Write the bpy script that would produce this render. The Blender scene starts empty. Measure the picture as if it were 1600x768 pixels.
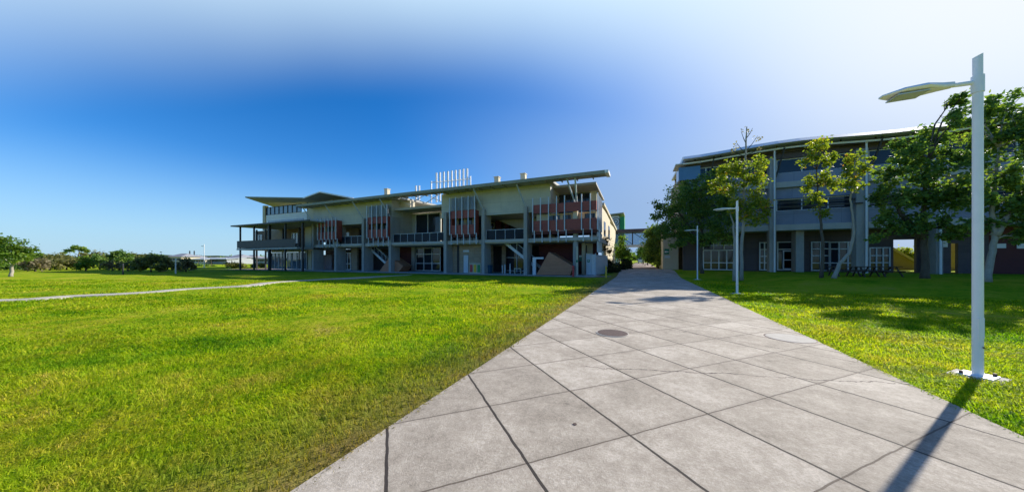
import bpy, math, random
import numpy as np
from mathutils import Vector
random.seed(7); rng = np.random.default_rng(7)
S = bpy.context.scene
COL = S.collection
# ------------------------------------------------------------------ survey of the place
# world axes follow the paved walk: +Y runs along it, +X to its right, Z up, metres
F = 473.0; HOR = 405.8; H = 1.7; TH = math.atan(203/473.0)
c_, s_ = math.cos(TH), math.sin(TH)
def dep(px, y): return y/(c_ + (px-800)/F*s_)
def X(px, y):
    a = (px-800)/F
    return y*(a*c_-s_)/(c_+a*s_)
def Zh(px, py, y): return H + dep(px, y)*(HOR-py)/F
def G(px, py, z=0.0):                       # ground point
    Zd = (H-z)*F/(py-HOR); xx = (px-800)/F*Zd
    return xx*c_-Zd*s_, Zd*c_+xx*s_
def D(px, Zd):                              # plan position at a camera depth
    xx = (px-800)/F*Zd
    return xx*c_-Zd*s_, Zd*c_+xx*s_
def sst(t):
    t = min(1, max(0, t)); return t*t*(3-2*t)
def gz(x, y): return 0.49*max(sst((y-31.5)/8)*sst((x+5)/2.5), sst((x-6)/4.5)*sst((y-18.5)/9.5))
SUN_AZ, SUN_EL = math.radians(37.8), math.radians(29)
SUN = Vector((math.sin(SUN_AZ)*math.cos(SUN_EL), math.cos(SUN_AZ)*math.cos(SUN_EL), math.sin(SUN_EL)))
# ------------------------------------------------------------------ materials
def nm(name):
    m = bpy.data.materials.new(name); m.use_nodes = True
    nt = m.node_tree; return m, nt, nt.nodes['Principled BSDF']
def N(nt, t, **kw):
    n = nt.nodes.new(t)
    for k, v in kw.items():
        if k in n.inputs: n.inputs[k].default_value = v
        else: setattr(n, k, v)
    return n
def ramp(nt, src, stops, interp='LINEAR'):
    r = nt.nodes.new('ShaderNodeValToRGB'); r.color_ramp.interpolation = interp
    e = r.color_ramp.elements
    while len(e) < len(stops): e.new(0.5)
    for i, (p, c) in enumerate(stops):
        e[i].position = p; e[i].color = (*c, 1) if len(c) == 3 else c
    nt.links.new(src, r.inputs[0]); return r.outputs[0]
def mixc(nt, fac, a, b, mode='MIX'):
    m = nt.nodes.new('ShaderNodeMix'); m.data_type = 'RGBA'; m.blend_type = mode
    for sock, v in ((0, fac), (6, a), (7, b)):
        if hasattr(v, 'links'): nt.links.new(v, m.inputs[sock])
        else: m.inputs[sock].default_value = v if sock == 0 else (*v, 1)
    return m.outputs[2]
def mth(nt, op, a, b=None, c=None):
    m = nt.nodes.new('ShaderNodeMath'); m.operation = op
    for i, v in enumerate((a, b, c)):
        if v is None: continue
        if hasattr(v, 'links'): nt.links.new(v, m.inputs[i])
        else: m.inputs[i].default_value = v
    return m.outputs[0]
def rough_mat(name, c1, c2, scale=3.0, rough=.75, bump=.2, bscale=40, metal=0.0, streak=0.0, spec=.4):
    """two-tone weathered surface with fine grain"""
    m, nt, b = nm(name)
    pos = N(nt, 'ShaderNodeNewGeometry').outputs['Position']
    mp = N(nt, 'ShaderNodeMapping'); nt.links.new(pos, mp.inputs[0])
    if streak: mp.inputs['Scale'].default_value = (1, 1, streak)
    n1 = N(nt, 'ShaderNodeTexNoise', Scale=scale, Detail=6.0, Roughness=.65); nt.links.new(mp.outputs[0], n1.inputs['Vector'])
    n2 = N(nt, 'ShaderNodeTexNoise', Scale=bscale, Detail=3.0); nt.links.new(pos, n2.inputs['Vector'])
    f = mth(nt, 'ADD', mth(nt, 'MULTIPLY', n1.outputs[0], .8), mth(nt, 'MULTIPLY', n2.outputs[0], .2))
    nt.links.new(ramp(nt, f, [(.3, c1), (.7, c2)]), b.inputs['Base Color'])
    b.inputs['Roughness'].default_value = rough; b.inputs['Metallic'].default_value = metal
    b.inputs['Specular IOR Level'].default_value = spec
    if bump:
        bp = N(nt, 'ShaderNodeBump', Strength=bump, Distance=.01); nt.links.new(n2.outputs[0], bp.inputs['Height'])
        nt.links.new(bp.outputs[0], b.inputs['Normal'])
    return m
def panel_mat(name, c1, c2, sx, sz, line=.015, rough=.6, vary=.12):
    """sheet cladding: joints every sx (along x+y) and sz (up)"""
    m, nt, b = nm(name)
    pos = N(nt, 'ShaderNodeNewGeometry').outputs['Position']
    sp = N(nt, 'ShaderNodeSeparateXYZ'); nt.links.new(pos, sp.inputs[0])
    u = mth(nt, 'ADD', sp.outputs[0], sp.outputs[1])
    def grid(v, s):
        q = mth(nt, 'DIVIDE', v, s); fr = mth(nt, 'FRACT', q)
        return mth(nt, 'LESS_THAN', fr, line/s), mth(nt, 'FLOOR', q)
    l1, i1 = grid(u, sx); l2, i2 = grid(sp.outputs[2], sz)
    ln = mth(nt, 'MAXIMUM', l1, l2)
    cb = N(nt, 'ShaderNodeCombineXYZ'); nt.links.new(i1, cb.inputs[0]); nt.links.new(i2, cb.inputs[1])
    wn = N(nt, 'ShaderNodeTexWhiteNoise'); nt.links.new(cb.outputs[0], wn.inputs[0])
    n1 = N(nt, 'ShaderNodeTexNoise', Scale=1.3, Detail=7.0, Roughness=.7); nt.links.new(pos, n1.inputs['Vector'])
    f = mth(nt, 'ADD', mth(nt, 'MULTIPLY', wn.outputs[0], vary*2), n1.outputs[0])
    base = ramp(nt, f, [(.3, c1), (.75, c2)])
    nt.links.new(mixc(nt, mth(nt, 'MULTIPLY', ln, .75), base, tuple(x*.25 for x in c1)), b.inputs['Base Color'])
    b.inputs['Roughness'].default_value = rough
    return m
def glass_mat(name, col, rough=.04, spec=.8, trans=0.0):
    m, nt, b = nm(name)
    pos = N(nt, 'ShaderNodeNewGeometry').outputs['Position']
    n1 = N(nt, 'ShaderNodeTexNoise', Scale=.35, Detail=3.0); nt.links.new(pos, n1.inputs['Vector'])
    nt.links.new(ramp(nt, n1.outputs[0], [(.3, col), (.7, tuple(x*1.8+.004 for x in col))]), b.inputs['Base Color'])
    bp = N(nt, 'ShaderNodeBump', Strength=.05, Distance=.05); nt.links.new(n1.outputs[0], bp.inputs['Height']); nt.links.new(bp.outputs[0], b.inputs['Normal'])
    b.inputs['Roughness'].default_value = rough; b.inputs['Specular IOR Level'].default_value = spec
    b.inputs['IOR'].default_value = 1.6; b.inputs['Transmission Weight'].default_value = trans
    return m
M = {}
M['concrete'] = rough_mat('concrete', (.27,.255,.235), (.43,.41,.375), 1.2, .85, .3, 30, streak=.35)
M['slabc'] = rough_mat('slab_concrete', (.38,.36,.32), (.50,.475,.43), 1.0, .8, .2, 30)
M['cream'] = panel_mat('cream_cladding', (.40,.385,.325), (.50,.48,.405), 2.4, 1.2)
M['creamw'] = rough_mat('cream_render', (.50,.44,.31), (.60,.54,.40), .8, .8, .15, 40, streak=.3)
M['soffit'] = rough_mat('soffit_board', (.34,.335,.31), (.42,.41,.385), .7, .8, .1)
M['rooft'] = rough_mat('roof_metal', (.62,.65,.68), (.76,.77,.78), .6, .5, .1, 20)
M['edge'] = rough_mat('roof_edge', (.22,.22,.17), (.32,.31,.24), .8, .6, .1)
M['white'] = rough_mat('white_paint', (.70,.71,.72), (.82,.82,.82), 2.0, .45, .05, 60)
M['lamp'] = rough_mat('lamp_paint', (.76,.77,.78), (.85,.85,.85), 5.0, .35, .05, 90)
M['steel'] = rough_mat('galvanised_steel', (.42,.46,.50), (.56,.60,.64), 6.0, .45, .1, 60, metal=.25)
M['darksteel'] = rough_mat('dark_steel', (.020,.022,.026), (.035,.037,.042), 4.0, .5, .1)
M['red'] = panel_mat('red_cladding', (.19,.034,.024), (.28,.055,.038), 1.1, .55, .012, .55, .25)
M['maroon'] = rough_mat('maroon_wall', (.075,.016,.018), (.12,.026,.026), .8, .7, .15)
M['brick'] = panel_mat('brown_block', (.15,.09,.06), (.22,.14,.09), .4, .2, .012, .85, .3)
M['beigew'] = panel_mat('beige_block', (.30,.21,.14), (.39,.29,.20), .8, .4, .01, .85, .2)
M['ply'] = rough_mat('plywood', (.38,.145,.075), (.49,.22,.12), 1.5, .6, .15, 25, streak=4)
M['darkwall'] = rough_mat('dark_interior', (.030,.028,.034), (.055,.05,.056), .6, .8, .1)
M['slate'] = panel_mat('slate_panel', (.17,.185,.26), (.23,.25,.33), 1.8, 1.6, .02, .5, .3)
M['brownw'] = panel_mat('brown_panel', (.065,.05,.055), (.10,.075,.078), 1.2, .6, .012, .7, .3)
M['glass'] = glass_mat('dark_glass', (.014,.018,.026), .06, .32)
M['glassb'] = glass_mat('blue_glass', (.05,.09,.14))
M['rail'] = glass_mat('rail_glass', (.010,.016,.024), .25, .06)
mc, ntc, bc = nm('clear_glass'); tb_ = N(ntc, 'ShaderNodeBsdfTransparent'); tb_.inputs[0].default_value = (.72,.84,.92,1); mm_ = N(ntc, 'ShaderNodeMixShader', Fac=.72)
cn = N(ntc, 'ShaderNodeTexNoise', Scale=.5); ntc.links.new(ramp(ntc, cn.outputs[0], [(.3,(.10,.16,.22)),(.7,(.16,.24,.31))]), bc.inputs['Base Color']); bc.inputs['Roughness'].default_value = .1
ntc.links.new(bc.outputs[0], mm_.inputs[1]); ntc.links.new(tb_.outputs[0], mm_.inputs[2]); ntc.links.new(mm_.outputs[0], ntc.nodes['Material Output'].inputs[0]); M['clear'] = mc
M['yellow'] = rough_mat('yellow_paint', (.65,.40,.02), (.75,.50,.04), 6, .5, .1)
M['redp'] = rough_mat('red_paint', (.45,.03,.04), (.55,.05,.05), 6, .4, .1)
M['green'] = rough_mat('green_paint', (.01,.22,.07), (.02,.30,.10), 2, .5, .1)
M['signg'] = rough_mat('sign_green', (.01,.16,.09), (.015,.2,.11), 2, .4, 0)
M['binblue'] = rough_mat('bin_blue', (.02,.08,.13), (.03,.1,.16), 4, .5, .1)
M['tan'] = rough_mat('tan_render', (.38,.28,.19), (.48,.37,.26), 1.0, .8, .1)
M['iron'] = rough_mat('cast_iron', (.065,.042,.036), (.12,.08,.07), 14, .7, .8, 60, metal=.3)
M['pad'] = rough_mat('pad_concrete', (.36,.33,.28), (.48,.45,.40), 8, .9, .5, 60)
M['brickpave'] = panel_mat('brick_paving', (.16,.11,.09), (.24,.17,.14), .24, .24, .012, .9, .3)
M['tile'] = rough_mat('roof_tile', (.16,.17,.20), (.24,.25,.28), 4, .7, .2)
M['housew'] = rough_mat('grey_render', (.24,.26,.29), (.32,.34,.37), .5, .8, .1)
M['houser'] = rough_mat('pale_roof', (.26,.29,.33), (.34,.37,.40), 1, .5, .1)
M['barkp'] = rough_mat('pale_bark', (.26,.23,.19), (.42,.38,.32), 6, .9, .8, 25, streak=.4)
M['barkd'] = rough_mat('dark_bark', (.07,.055,.04), (.13,.105,.08), 6, .9, .8, 25, streak=.4)
M['timber'] = rough_mat('weathered_timber', (.05,.04,.033), (.09,.07,.055), 5, .8, .3, 30)
M['door'] = rough_mat('door_paint', (.50,.54,.58), (.58,.62,.65), 2, .45, .05)

# lawn colour, shared by the turf and the blades (depends on the place only)
def grass_color(nt):
    pos = N(nt, 'ShaderNodeNewGeometry').outputs['Position']
    sp = N(nt, 'ShaderNodeSeparateXYZ'); nt.links.new(pos, sp.inputs[0])
    flat = N(nt, 'ShaderNodeVectorMath', operation='MULTIPLY'); nt.links.new(pos, flat.inputs[0]); flat.inputs[1].default_value = (1,1,0)
    a = N(nt, 'ShaderNodeTexNoise', Scale=.33, Detail=3.0, Roughness=.55, Distortion=.4); nt.links.new(flat.outputs[0], a.inputs['Vector'])
    b = N(nt, 'ShaderNodeTexNoise', Scale=1.7, Detail=5.0, Roughness=.65); nt.links.new(flat.outputs[0], b.inputs['Vector'])
    d = N(nt, 'ShaderNodeTexNoise', Scale=9.0, Detail=3.0, Roughness=.6); nt.links.new(flat.outputs[0], d.inputs['Vector'])
    f = mth(nt, 'ADD', mth(nt, 'MULTIPLY', a.outputs[0], .38), mth(nt, 'ADD', mth(nt, 'MULTIPLY', b.outputs[0], .36), mth(nt, 'MULTIPLY', d.outputs[0], .26)))
    col = ramp(nt, f, [(.35, (.055,.17,.004)), (.43, (.125,.24,.005)), (.50, (.245,.325,.010)), (.57, (.325,.335,.026)), (.65,(.33,.275,.075))])
    # trodden, drier strip beside the paved walk
    dx = mth(nt, 'SUBTRACT', -2.4, sp.outputs[0])
    dr = mth(nt, 'MULTIPLY', mth(nt, 'SUBTRACT', 1.0, mth(nt, 'MULTIPLY', dx, .62)), mth(nt, 'GREATER_THAN', dx, -.2))
    dr = mth(nt, 'MULTIPLY', mth(nt, 'MAXIMUM', dr, 0.0), mth(nt, 'ADD', .25, b.outputs[0]))
    dr = mth(nt, 'MINIMUM', dr, .85)
    return mixc(nt, dr, col, (.175,.125,.055)), d
m, nt, b = nm('lawn_turf')
gc, d = grass_color(nt)
vn = N(nt, 'ShaderNodeTexNoise', Scale=38.0, Detail=4.0, Roughness=.7)
nt.links.new(N(nt, 'ShaderNodeNewGeometry').outputs['Position'], vn.inputs['Vector'])
dark = ramp(nt, vn.outputs[0], [(.3, (.6,.58,.5)), (.5, (1,1,1)), (.75, (1.3,1.25,1.0))])
nt.links.new(mixc(nt, 1.0, gc, dark, 'MULTIPLY'), b.inputs['Base Color'])
b.inputs['Roughness'].default_value = 1; b.inputs['Specular IOR Level'].default_value = .03
hb = mth(nt, 'ADD', vn.outputs[0], mth(nt, 'MULTIPLY', d.outputs[0], 1.2))
bp = N(nt, 'ShaderNodeBump', Strength=.6, Distance=.04); nt.links.new(hb, bp.inputs['Height']); nt.links.new(bp.outputs[0], b.inputs['Normal'])
M['lawn'] = m
def leafy(name, stops, grass=False, trans=.35):
    m, nt, b = nm(name); out = nt.nodes['Material Output']
    at = N(nt, 'ShaderNodeAttribute', attribute_name='tint')
    if grass:
        gc, _ = grass_color(nt)
        t = ramp(nt, at.outputs['Fac'], stops)
        col = mixc(nt, 1.0, gc, t, 'MULTIPLY')
    else: col = ramp(nt, at.outputs['Fac'], stops)
    nt.links.new(col, b.inputs['Base Color']); b.inputs['Roughness'].default_value = .55; b.inputs['Specular IOR Level'].default_value = .08 if grass else .2
    tr = N(nt, 'ShaderNodeBsdfTranslucent')
    nt.links.new(mixc(nt, 1.0, col, (1.9,1.9,.6) if grass else (1.8,1.9,.7), 'MULTIPLY'), tr.inputs[0])
    mx = N(nt, 'ShaderNodeMixShader', Fac=trans)
    nt.links.new(b.outputs[0], mx.inputs[1]); nt.links.new(tr.outputs[0], mx.inputs[2]); nt.links.new(mx.outputs[0], out.inputs[0])
    return m
M['blade'] = leafy('grass_blade', [(0,(.5,.56,.4)), (.5,(1.0,1.05,.9)), (.85,(1.35,1.28,1.1)), (1,(1.65,1.35,1.9))], True, .44)
M['leafd'] = leafy('deep_green_leaf', [(0,(.045,.095,.03)), (.45,(.115,.20,.048)), (.8,(.22,.30,.055)), (1,(.34,.36,.07))])
M['leafy'] = leafy('yellow_green_leaf', [(0,(.08,.14,.022)), (.5,(.19,.24,.028)), (.88,(.34,.33,.035)), (1,(.42,.20,.03))], trans=.45)
M['leafl'] = leafy('light_green_leaf', [(0,(.05,.11,.016)), (.5,(.11,.19,.026)), (1,(.20,.26,.04))], trans=.4)
M['leafo'] = leafy('olive_leaf', [(0,(.07,.08,.03)), (.5,(.15,.155,.06)), (1,(.25,.23,.10))], trans=.42)
M['leafg'] = leafy('grey_brown_leaf', [(0,(.10,.085,.05)), (.5,(.19,.165,.10)), (1,(.28,.235,.15))], trans=.42)
M['leafs'] = leafy('shrub_leaf', [(0,(.012,.022,.010)), (.5,(.022,.038,.016)), (1,(.05,.06,.02))])
M['leafr'] = leafy('bronze_leaf', [(0,(.09,.05,.02)), (.5,(.14,.085,.03)), (1,(.20,.14,.05))])

# paving: broom-finished concrete with a diagonal grid of joints and one crack
m, nt, b = nm('path_concrete')
pos = N(nt, 'ShaderNodeNewGeometry').outputs['Position']
wob = N(nt, 'ShaderNodeTexNoise', Scale=5.0, Detail=2.0); nt.links.new(pos, wob.inputs['Vector'])
sp = N(nt, 'ShaderNodeSeparateXYZ'); nt.links.new(pos, sp.inputs[0])
w = mth(nt, 'MULTIPLY', mth(nt, 'SUBTRACT', wob.outputs[0], .5), .03)
xx, yy = sp.outputs[0], sp.outputs[1]
pa = mth(nt, 'ADD', mth(nt, 'ADD', xx, yy), w); pb = mth(nt, 'ADD', mth(nt, 'SUBTRACT', yy, xx), w)
def joint(v, off, step, wid):
    q = mth(nt, 'PINGPONG', mth(nt, 'SUBTRACT', v, off), step/2)
    return mth(nt, 'LESS_THAN', q, wid), q
ja, qa = joint(pa, -.05, 1.54, .019); jb, qb = joint(pb, .24, 1.5, .010)
crk = N(nt, 'ShaderNodeTexNoise', Scale=1.4, Detail=5.0, Roughness=.7); nt.links.new(pos, crk.inputs['Vector'])
cl = mth(nt, 'ABSOLUTE', mth(nt, 'ADD', mth(nt, 'SUBTRACT', yy, mth(nt, 'MULTIPLY', xx, .25)), mth(nt, 'SUBTRACT', mth(nt, 'MULTIPLY', crk.outputs[0], .35), 5.25)))
jc = mth(nt, 'MULTIPLY', mth(nt, 'LESS_THAN', cl, .011), mth(nt, 'GREATER_THAN', xx, -.9))
c2 = mth(nt, 'ABSOLUTE', mth(nt, 'ADD', mth(nt, 'ADD', yy, mth(nt, 'MULTIPLY', xx, .55)), mth(nt, 'SUBTRACT', mth(nt, 'MULTIPLY', crk.outputs[0], .5), 8.9)))
jc = mth(nt, 'MAXIMUM', jc, mth(nt, 'MULTIPLY', mth(nt, 'LESS_THAN', c2, .010), mth(nt, 'GREATER_THAN', xx, .6)))
# per-panel tone, stains, grain
cb = N(nt, 'ShaderNodeCombineXYZ')
nt.links.new(mth(nt, 'FLOOR', mth(nt, 'DIVIDE', mth(nt, 'ADD', pa, .05), 1.54)), cb.inputs[0]); nt.links.new(mth(nt, 'FLOOR', mth(nt, 'DIVIDE', mth(nt, 'SUBTRACT', pb, .24), 1.5)), cb.inputs[1])
wn = N(nt, 'ShaderNodeTexWhiteNoise'); nt.links.new(cb.outputs[0], wn.inputs[0])
n1 = N(nt, 'ShaderNodeTexNoise', Scale=1.3, Detail=8.0, Roughness=.7, Distortion=.3); nt.links.new(pos, n1.inputs['Vector'])
n2 = N(nt, 'ShaderNodeTexNoise', Scale=46.0, Detail=6.0, Roughness=.85); nt.links.new(pos, n2.inputs['Vector'])
n3 = N(nt, 'ShaderNodeTexNoise', Scale=9.0, Detail=6.0, Roughness=.75); nt.links.new(pos, n3.inputs['Vector'])
f = mth(nt, 'ADD', mth(nt, 'ADD', mth(nt, 'MULTIPLY', n1.outputs[0], .36), mth(nt, 'MULTIPLY', n2.outputs[0], .40)), mth(nt, 'ADD', mth(nt, 'MULTIPLY', n3.outputs[0], .22), mth(nt, 'MULTIPLY', wn.outputs[0], .06)))
base = ramp(nt, f, [(.38, (.12,.098,.075)), (.445, (.27,.232,.184)), (.535, (.39,.338,.272)), (.62, (.55,.49,.41))])
halo = mth(nt, 'SUBTRACT', 1.0, mth(nt, 'MINIMUM', 1.0, mth(nt, 'MULTIPLY', mth(nt, 'MINIMUM', qa, qb), 14.0)))
base = mixc(nt, mth(nt, 'MULTIPLY', mth(nt, 'MULTIPLY', halo, n3.outputs[0]), .5), base, (.20,.17,.14))
base = mixc(nt, mth(nt, 'MULTIPLY', jb, .85), base, (.10,.075,.055))
base = mixc(nt, mth(nt, 'MULTIPLY', ja, .95), base, (.028,.022,.020))
base = mixc(nt, mth(nt, 'MULTIPLY', jc, .92), base, (.09,.07,.06))
nt.links.new(base, b.inputs['Base Color']); b.inputs['Roughness'].default_value = .85; b.inputs['Specular IOR Level'].default_value = .3
hh = mth(nt, 'SUBTRACT', mth(nt, 'MULTIPLY', n2.outputs[0], .5), mth(nt, 'MULTIPLY', mth(nt, 'MAXIMUM', ja, jb), 2.0))
bp = N(nt, 'ShaderNodeBump', Strength=.9, Distance=.014); nt.links.new(hh, bp.inputs['Height']); nt.links.new(bp.outputs[0], b.inputs['Normal'])
M['path'] = m
# ------------------------------------------------------------------ mesh helpers
class MB:
    def __init__(s): s.v = []; s.f = []; s.m = []
    def quadset(s, vs, fs, mi=0):
        o = len(s.v); s.v += [tuple(p) for p in vs]
        for f in fs: s.f.append([o+i for i in f]); s.m.append(mi)
        return s
    def box(s, x0, x1, y0, y1, z0, z1, mi=0):
        if x0 > x1: x0, x1 = x1, x0
        if y0 > y1: y0, y1 = y1, y0
        if z0 > z1: z0, z1 = z1, z0
        return s.quadset([(x0,y0,z0),(x1,y0,z0),(x1,y1,z0),(x0,y1,z0),(x0,y0,z1),(x1,y0,z1),(x1,y1,z1),(x0,y1,z1)],
            [(0,3,2,1),(4,5,6,7),(0,1,5,4),(1,2,6,5),(2,3,7,6),(3,0,4,7)], mi)
    def prism(s, poly, y0, y1, mi=0):       # poly in (x,z), extruded along y
        n = len(poly)
        return s.quadset([(x,y0,z) for x,z in poly]+[(x,y1,z) for x,z in poly],
            [tuple(range(n)), tuple(range(2*n-1, n-1, -1))]+[(i,i+n,(i+1)%n+n,(i+1)%n) for i in range(n)], mi)
    def slab(s, poly, th, mi=0):            # poly in (x,y,z) top corners, thickness downwards
        n = len(poly)
        return s.quadset([p for p in poly]+[(p[0],p[1],p[2]-th) for p in poly],
            [tuple(range(n)), tuple(range(2*n-1, n-1, -1))]+[(i,(i+1)%n,(i+1)%n+n,i+n) for i in range(n)], mi)
    def tube(s, pts, rs, n=8, mi=0):
        pts = [Vector(p) for p in pts]; o = len(s.v)
        for i, p in enumerate(pts):
            d = (pts[min(i+1,len(pts)-1)]-pts[max(i-1,0)]).normalized()
            u = d.cross(Vector((0,1,0)) if abs(d.y) < .9 else Vector((1,0,0))).normalized(); w = d.cross(u)
            for k in range(n):
                t = 2*math.pi*k/n
                s.v.append(tuple(p+(u*math.cos(t)+w*math.sin(t))*rs[i]))
        for i in range(len(pts)-1):
            for k in range(n):
                s.f.append([o+i*n+k, o+i*n+(k+1)%n, o+(i+1)*n+(k+1)%n, o+(i+1)*n+k]); s.m.append(mi)
        s.f.append([o+k for k in range(n)][::-1]); s.m.append(mi)
        e = o+(len(pts)-1)*n; s.f.append([e+k for k in range(n)]); s.m.append(mi)
        return s
    def bar(s, p0, p1, w, h, mi=0):         # rectangular bar between two points
        p0, p1 = Vector(p0), Vector(p1); d = (p1-p0).normalized()
        u = d.cross(Vector((0,0,1)) if abs(d.z) < .95 else Vector((0,1,0))).normalized()*w/2; v = d.cross(u).normalized()*h/2
        vs = [p+a*u+b_*v for p in (p0,p1) for a,b_ in ((-1,-1),(1,-1),(1,1),(-1,1))]
        return s.quadset(vs, [(0,1,2,3),(7,6,5,4),(0,4,5,1),(1,5,6,2),(2,6,7,3),(3,7,4,0)], mi)
    def build(s, name, mats, parent=None, smooth=False, bevel=0):
        me = bpy.data.meshes.new(name); me.from_pydata(s.v, [], s.f); me.validate()
        for mm in (mats if isinstance(mats, (list, tuple)) else [mats]): me.materials.append(M[mm])
        me.polygons.foreach_set('material_index', s.m[:len(me.polygons)])
        import bmesh
        bm = bmesh.new(); bm.from_mesh(me); bmesh.ops.recalc_face_normals(bm, faces=bm.faces); bm.to_mesh(me); bm.free()
        if smooth: me.polygons.foreach_set('use_smooth', [True]*len(me.polygons))
        o = bpy.data.objects.new(name, me); COL.objects.link(o)
        if parent:
            o.parent = parent
            wm = Vector((0,0,0)); p = parent
            while p: wm += p.location; p = p.parent
            me.transform(__import__('mathutils').Matrix.Translation(-wm))
        if bevel:
            bv = o.modifiers.new('bevel', 'BEVEL'); bv.width = bevel; bv.segments = 2; bv.limit_method = 'ANGLE'
        if smooth and False: pass
        return o
def tag(o, label=None, cat=None, group=None, kind=None):
    if label: o['label'] = label
    if cat: o['category'] = cat
    if group: o['group'] = group
    if kind: o['kind'] = kind
    return o
def thing(name, label, cat, loc=(0,0,0), group=None):
    o = bpy.data.objects.new(name, None); o.empty_display_size = .3; COL.objects.link(o); o.location = loc
    return tag(o, label, cat, group)
def dup(o, parent=None):
    n = o.copy(); COL.objects.link(n); n.parent = parent
    for ch in list(o.children): dup(ch, n)
    return n
def rawmesh(name, v, faces_flat, nper, mats, tint=None, parent=None, off=(0,0,0)):
    me = bpy.data.meshes.new(name); v = np.asarray(v, dtype=np.float32)-np.asarray(off, dtype=np.float32)
    nf = len(faces_flat)//nper
    me.vertices.add(len(v)); me.vertices.foreach_set('co', v.ravel())
    me.loops.add(len(faces_flat)); me.loops.foreach_set('vertex_index', np.asarray(faces_flat, dtype=np.int32))
    me.polygons.add(nf); me.polygons.foreach_set('loop_start', np.arange(nf, dtype=np.int32)*nper)
    me.update(calc_edges=True)
    if tint is not None:
        a = me.attributes.new('tint', 'FLOAT', 'POINT'); a.data.foreach_set('value', np.asarray(tint, dtype=np.float32))
    me.materials.append(M[mats])
    o = bpy.data.objects.new(name, me); COL.objects.link(o)
    if parent: o.parent = parent
    return o
# ------------------------------------------------------------------ ground
PL, PR = -2.36, 3.36                        # edges of the paved walk
def axis(lo, hi, step, far):
    a = list(np.arange(lo, hi+1e-6, step)); return sorted(set([-f for f in far if -f < lo]+a+[f for f in far if f > hi]))
gx = axis(-60, 60, 1.0, [70,85,110,150,220,400,900,2500,4000]); gy = axis(-12, 70, 1.0, [25,40,80,100,140,220,400,900,2500,4000])
g = MB()
for yv in gy:
    for xv in gx:
        n = .025*(math.sin(xv*.9+yv*.4)+math.sin(yv*.7-xv*.33+1)) if (xv < PL-2 or xv > PR+2) and abs(xv) < 60 and yv < 30 else 0
        bank = .55*sst((-xv-42)/20)*sst((28-yv)/24)*sst((-xv-yv*.2-40)/20)
        g.v.append((xv, yv, gz(xv, yv)+n-.03))
nx = len(gx)
for j in range(len(gy)-1):
    for i in range(nx-1):
        g.f.append([j*nx+i, j*nx+i+1, (j+1)*nx+i+1, (j+1)*nx+i]); g.m.append(0)
tag(g.build('ground', 'lawn', smooth=True), kind='structure')
def strip(name, mat, x0f, x1f, ys, lift):
    m_ = MB(); nxs = 6
    for yv in ys:
        for k in range(nxs+1):
            xv = x0f(yv)+(x1f(yv)-x0f(yv))*k/nxs; m_.v.append((xv, yv, gz(xv, yv)+lift))
    for j in range(len(ys)-1):
        for k in range(nxs):
            a = j*(nxs+1)+k; m_.f.append([a, a+1, a+nxs+2, a+nxs+1]); m_.m.append(0)
    # a real slab edge
    n0 = len(m_.v)
    for side in (0, nxs):
        st = len(m_.v)
        for j in range(len(ys)):
            v = m_.v[j*(nxs+1)+side]; m_.v.append((v[0], v[1], v[2]-.12))
        for j in range(len(ys)-1):
            a = j*(nxs+1)+side; b2 = a+nxs+1
            m_.f.append([a, b2, st+j+1, st+j]); m_.m.append(0)
    return tag(m_.build(name, mat), kind='structure')
ys = [-6]+list(np.arange(0, 31.6, 1.5))+list(np.arange(32, 43, .5))
strip('path', 'path', lambda y: PL, lambda y: PR, [float(v) for v in ys], .012)
strip('pavement', 'brickpave', lambda y: PL+.1, lambda y: PR-1.2 if y > 44 else PR-.1, [float(v) for v in np.arange(42.52, 140, 2.5)], .010)
# forecourt paving in front of and below the long building
f1 = MB().slab([(-70,29.2,.016),(-4.6,30.2,.016),(-2.9,32.2,.016),(-2.9,42,.016),(-70,42,.016)], .1)
tag(f1.build('pavement', 'brickpave'), kind='structure')
# winding footpath across the lawn
fp = [(-60,471),(0,469.8),(50,467.5),(110,463),(180,459.8),(240,456.2),(285,452.2),(335,449.4),(385,446.5),(430,441),(490,437.5),(560,433.5),(640,429.5)]
cl_ = [G(*p) for p in fp]
def catm(ps, k=6):
    o = []
    for i in range(len(ps)-1):
        p0, p1, p2, p3 = [np.array(ps[min(max(j,0),len(ps)-1)]) for j in (i-1,i,i+1,i+2)]
        for t in np.linspace(0, 1, k, endpoint=False):
            o.append(.5*((2*p1)+(-p0+p2)*t+(2*p0-5*p1+4*p2-p3)*t*t+(-p0+3*p1-3*p2+p3)*t**3))
    o.append(np.array(ps[-1])); return o
cc = catm(cl_); w_ = MB()
for i, p in enumerate(cc):
    d = cc[min(i+1,len(cc)-1)]-cc[max(i-1,0)]; d = d/np.linalg.norm(d); n = np.array((-d[1], d[0]))*.46
    for sgn in (1,-1): w_.v.append((p[0]+sgn*n[0], p[1]+sgn*n[1], .035))
    for sgn in (1,-1): w_.v.append((p[0]+sgn*n[0]*1.02, p[1]+sgn*n[1]*1.02, -.09))
for i in range(len(cc)-1):
    a = i*4
    for q in ((0,1,5,4),(0,4,6,2),(1,3,7,5)): w_.f.append([a+k for k in q]); w_.m.append(0)
tag(w_.build('footpath', 'pad'), kind='structure')

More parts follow.
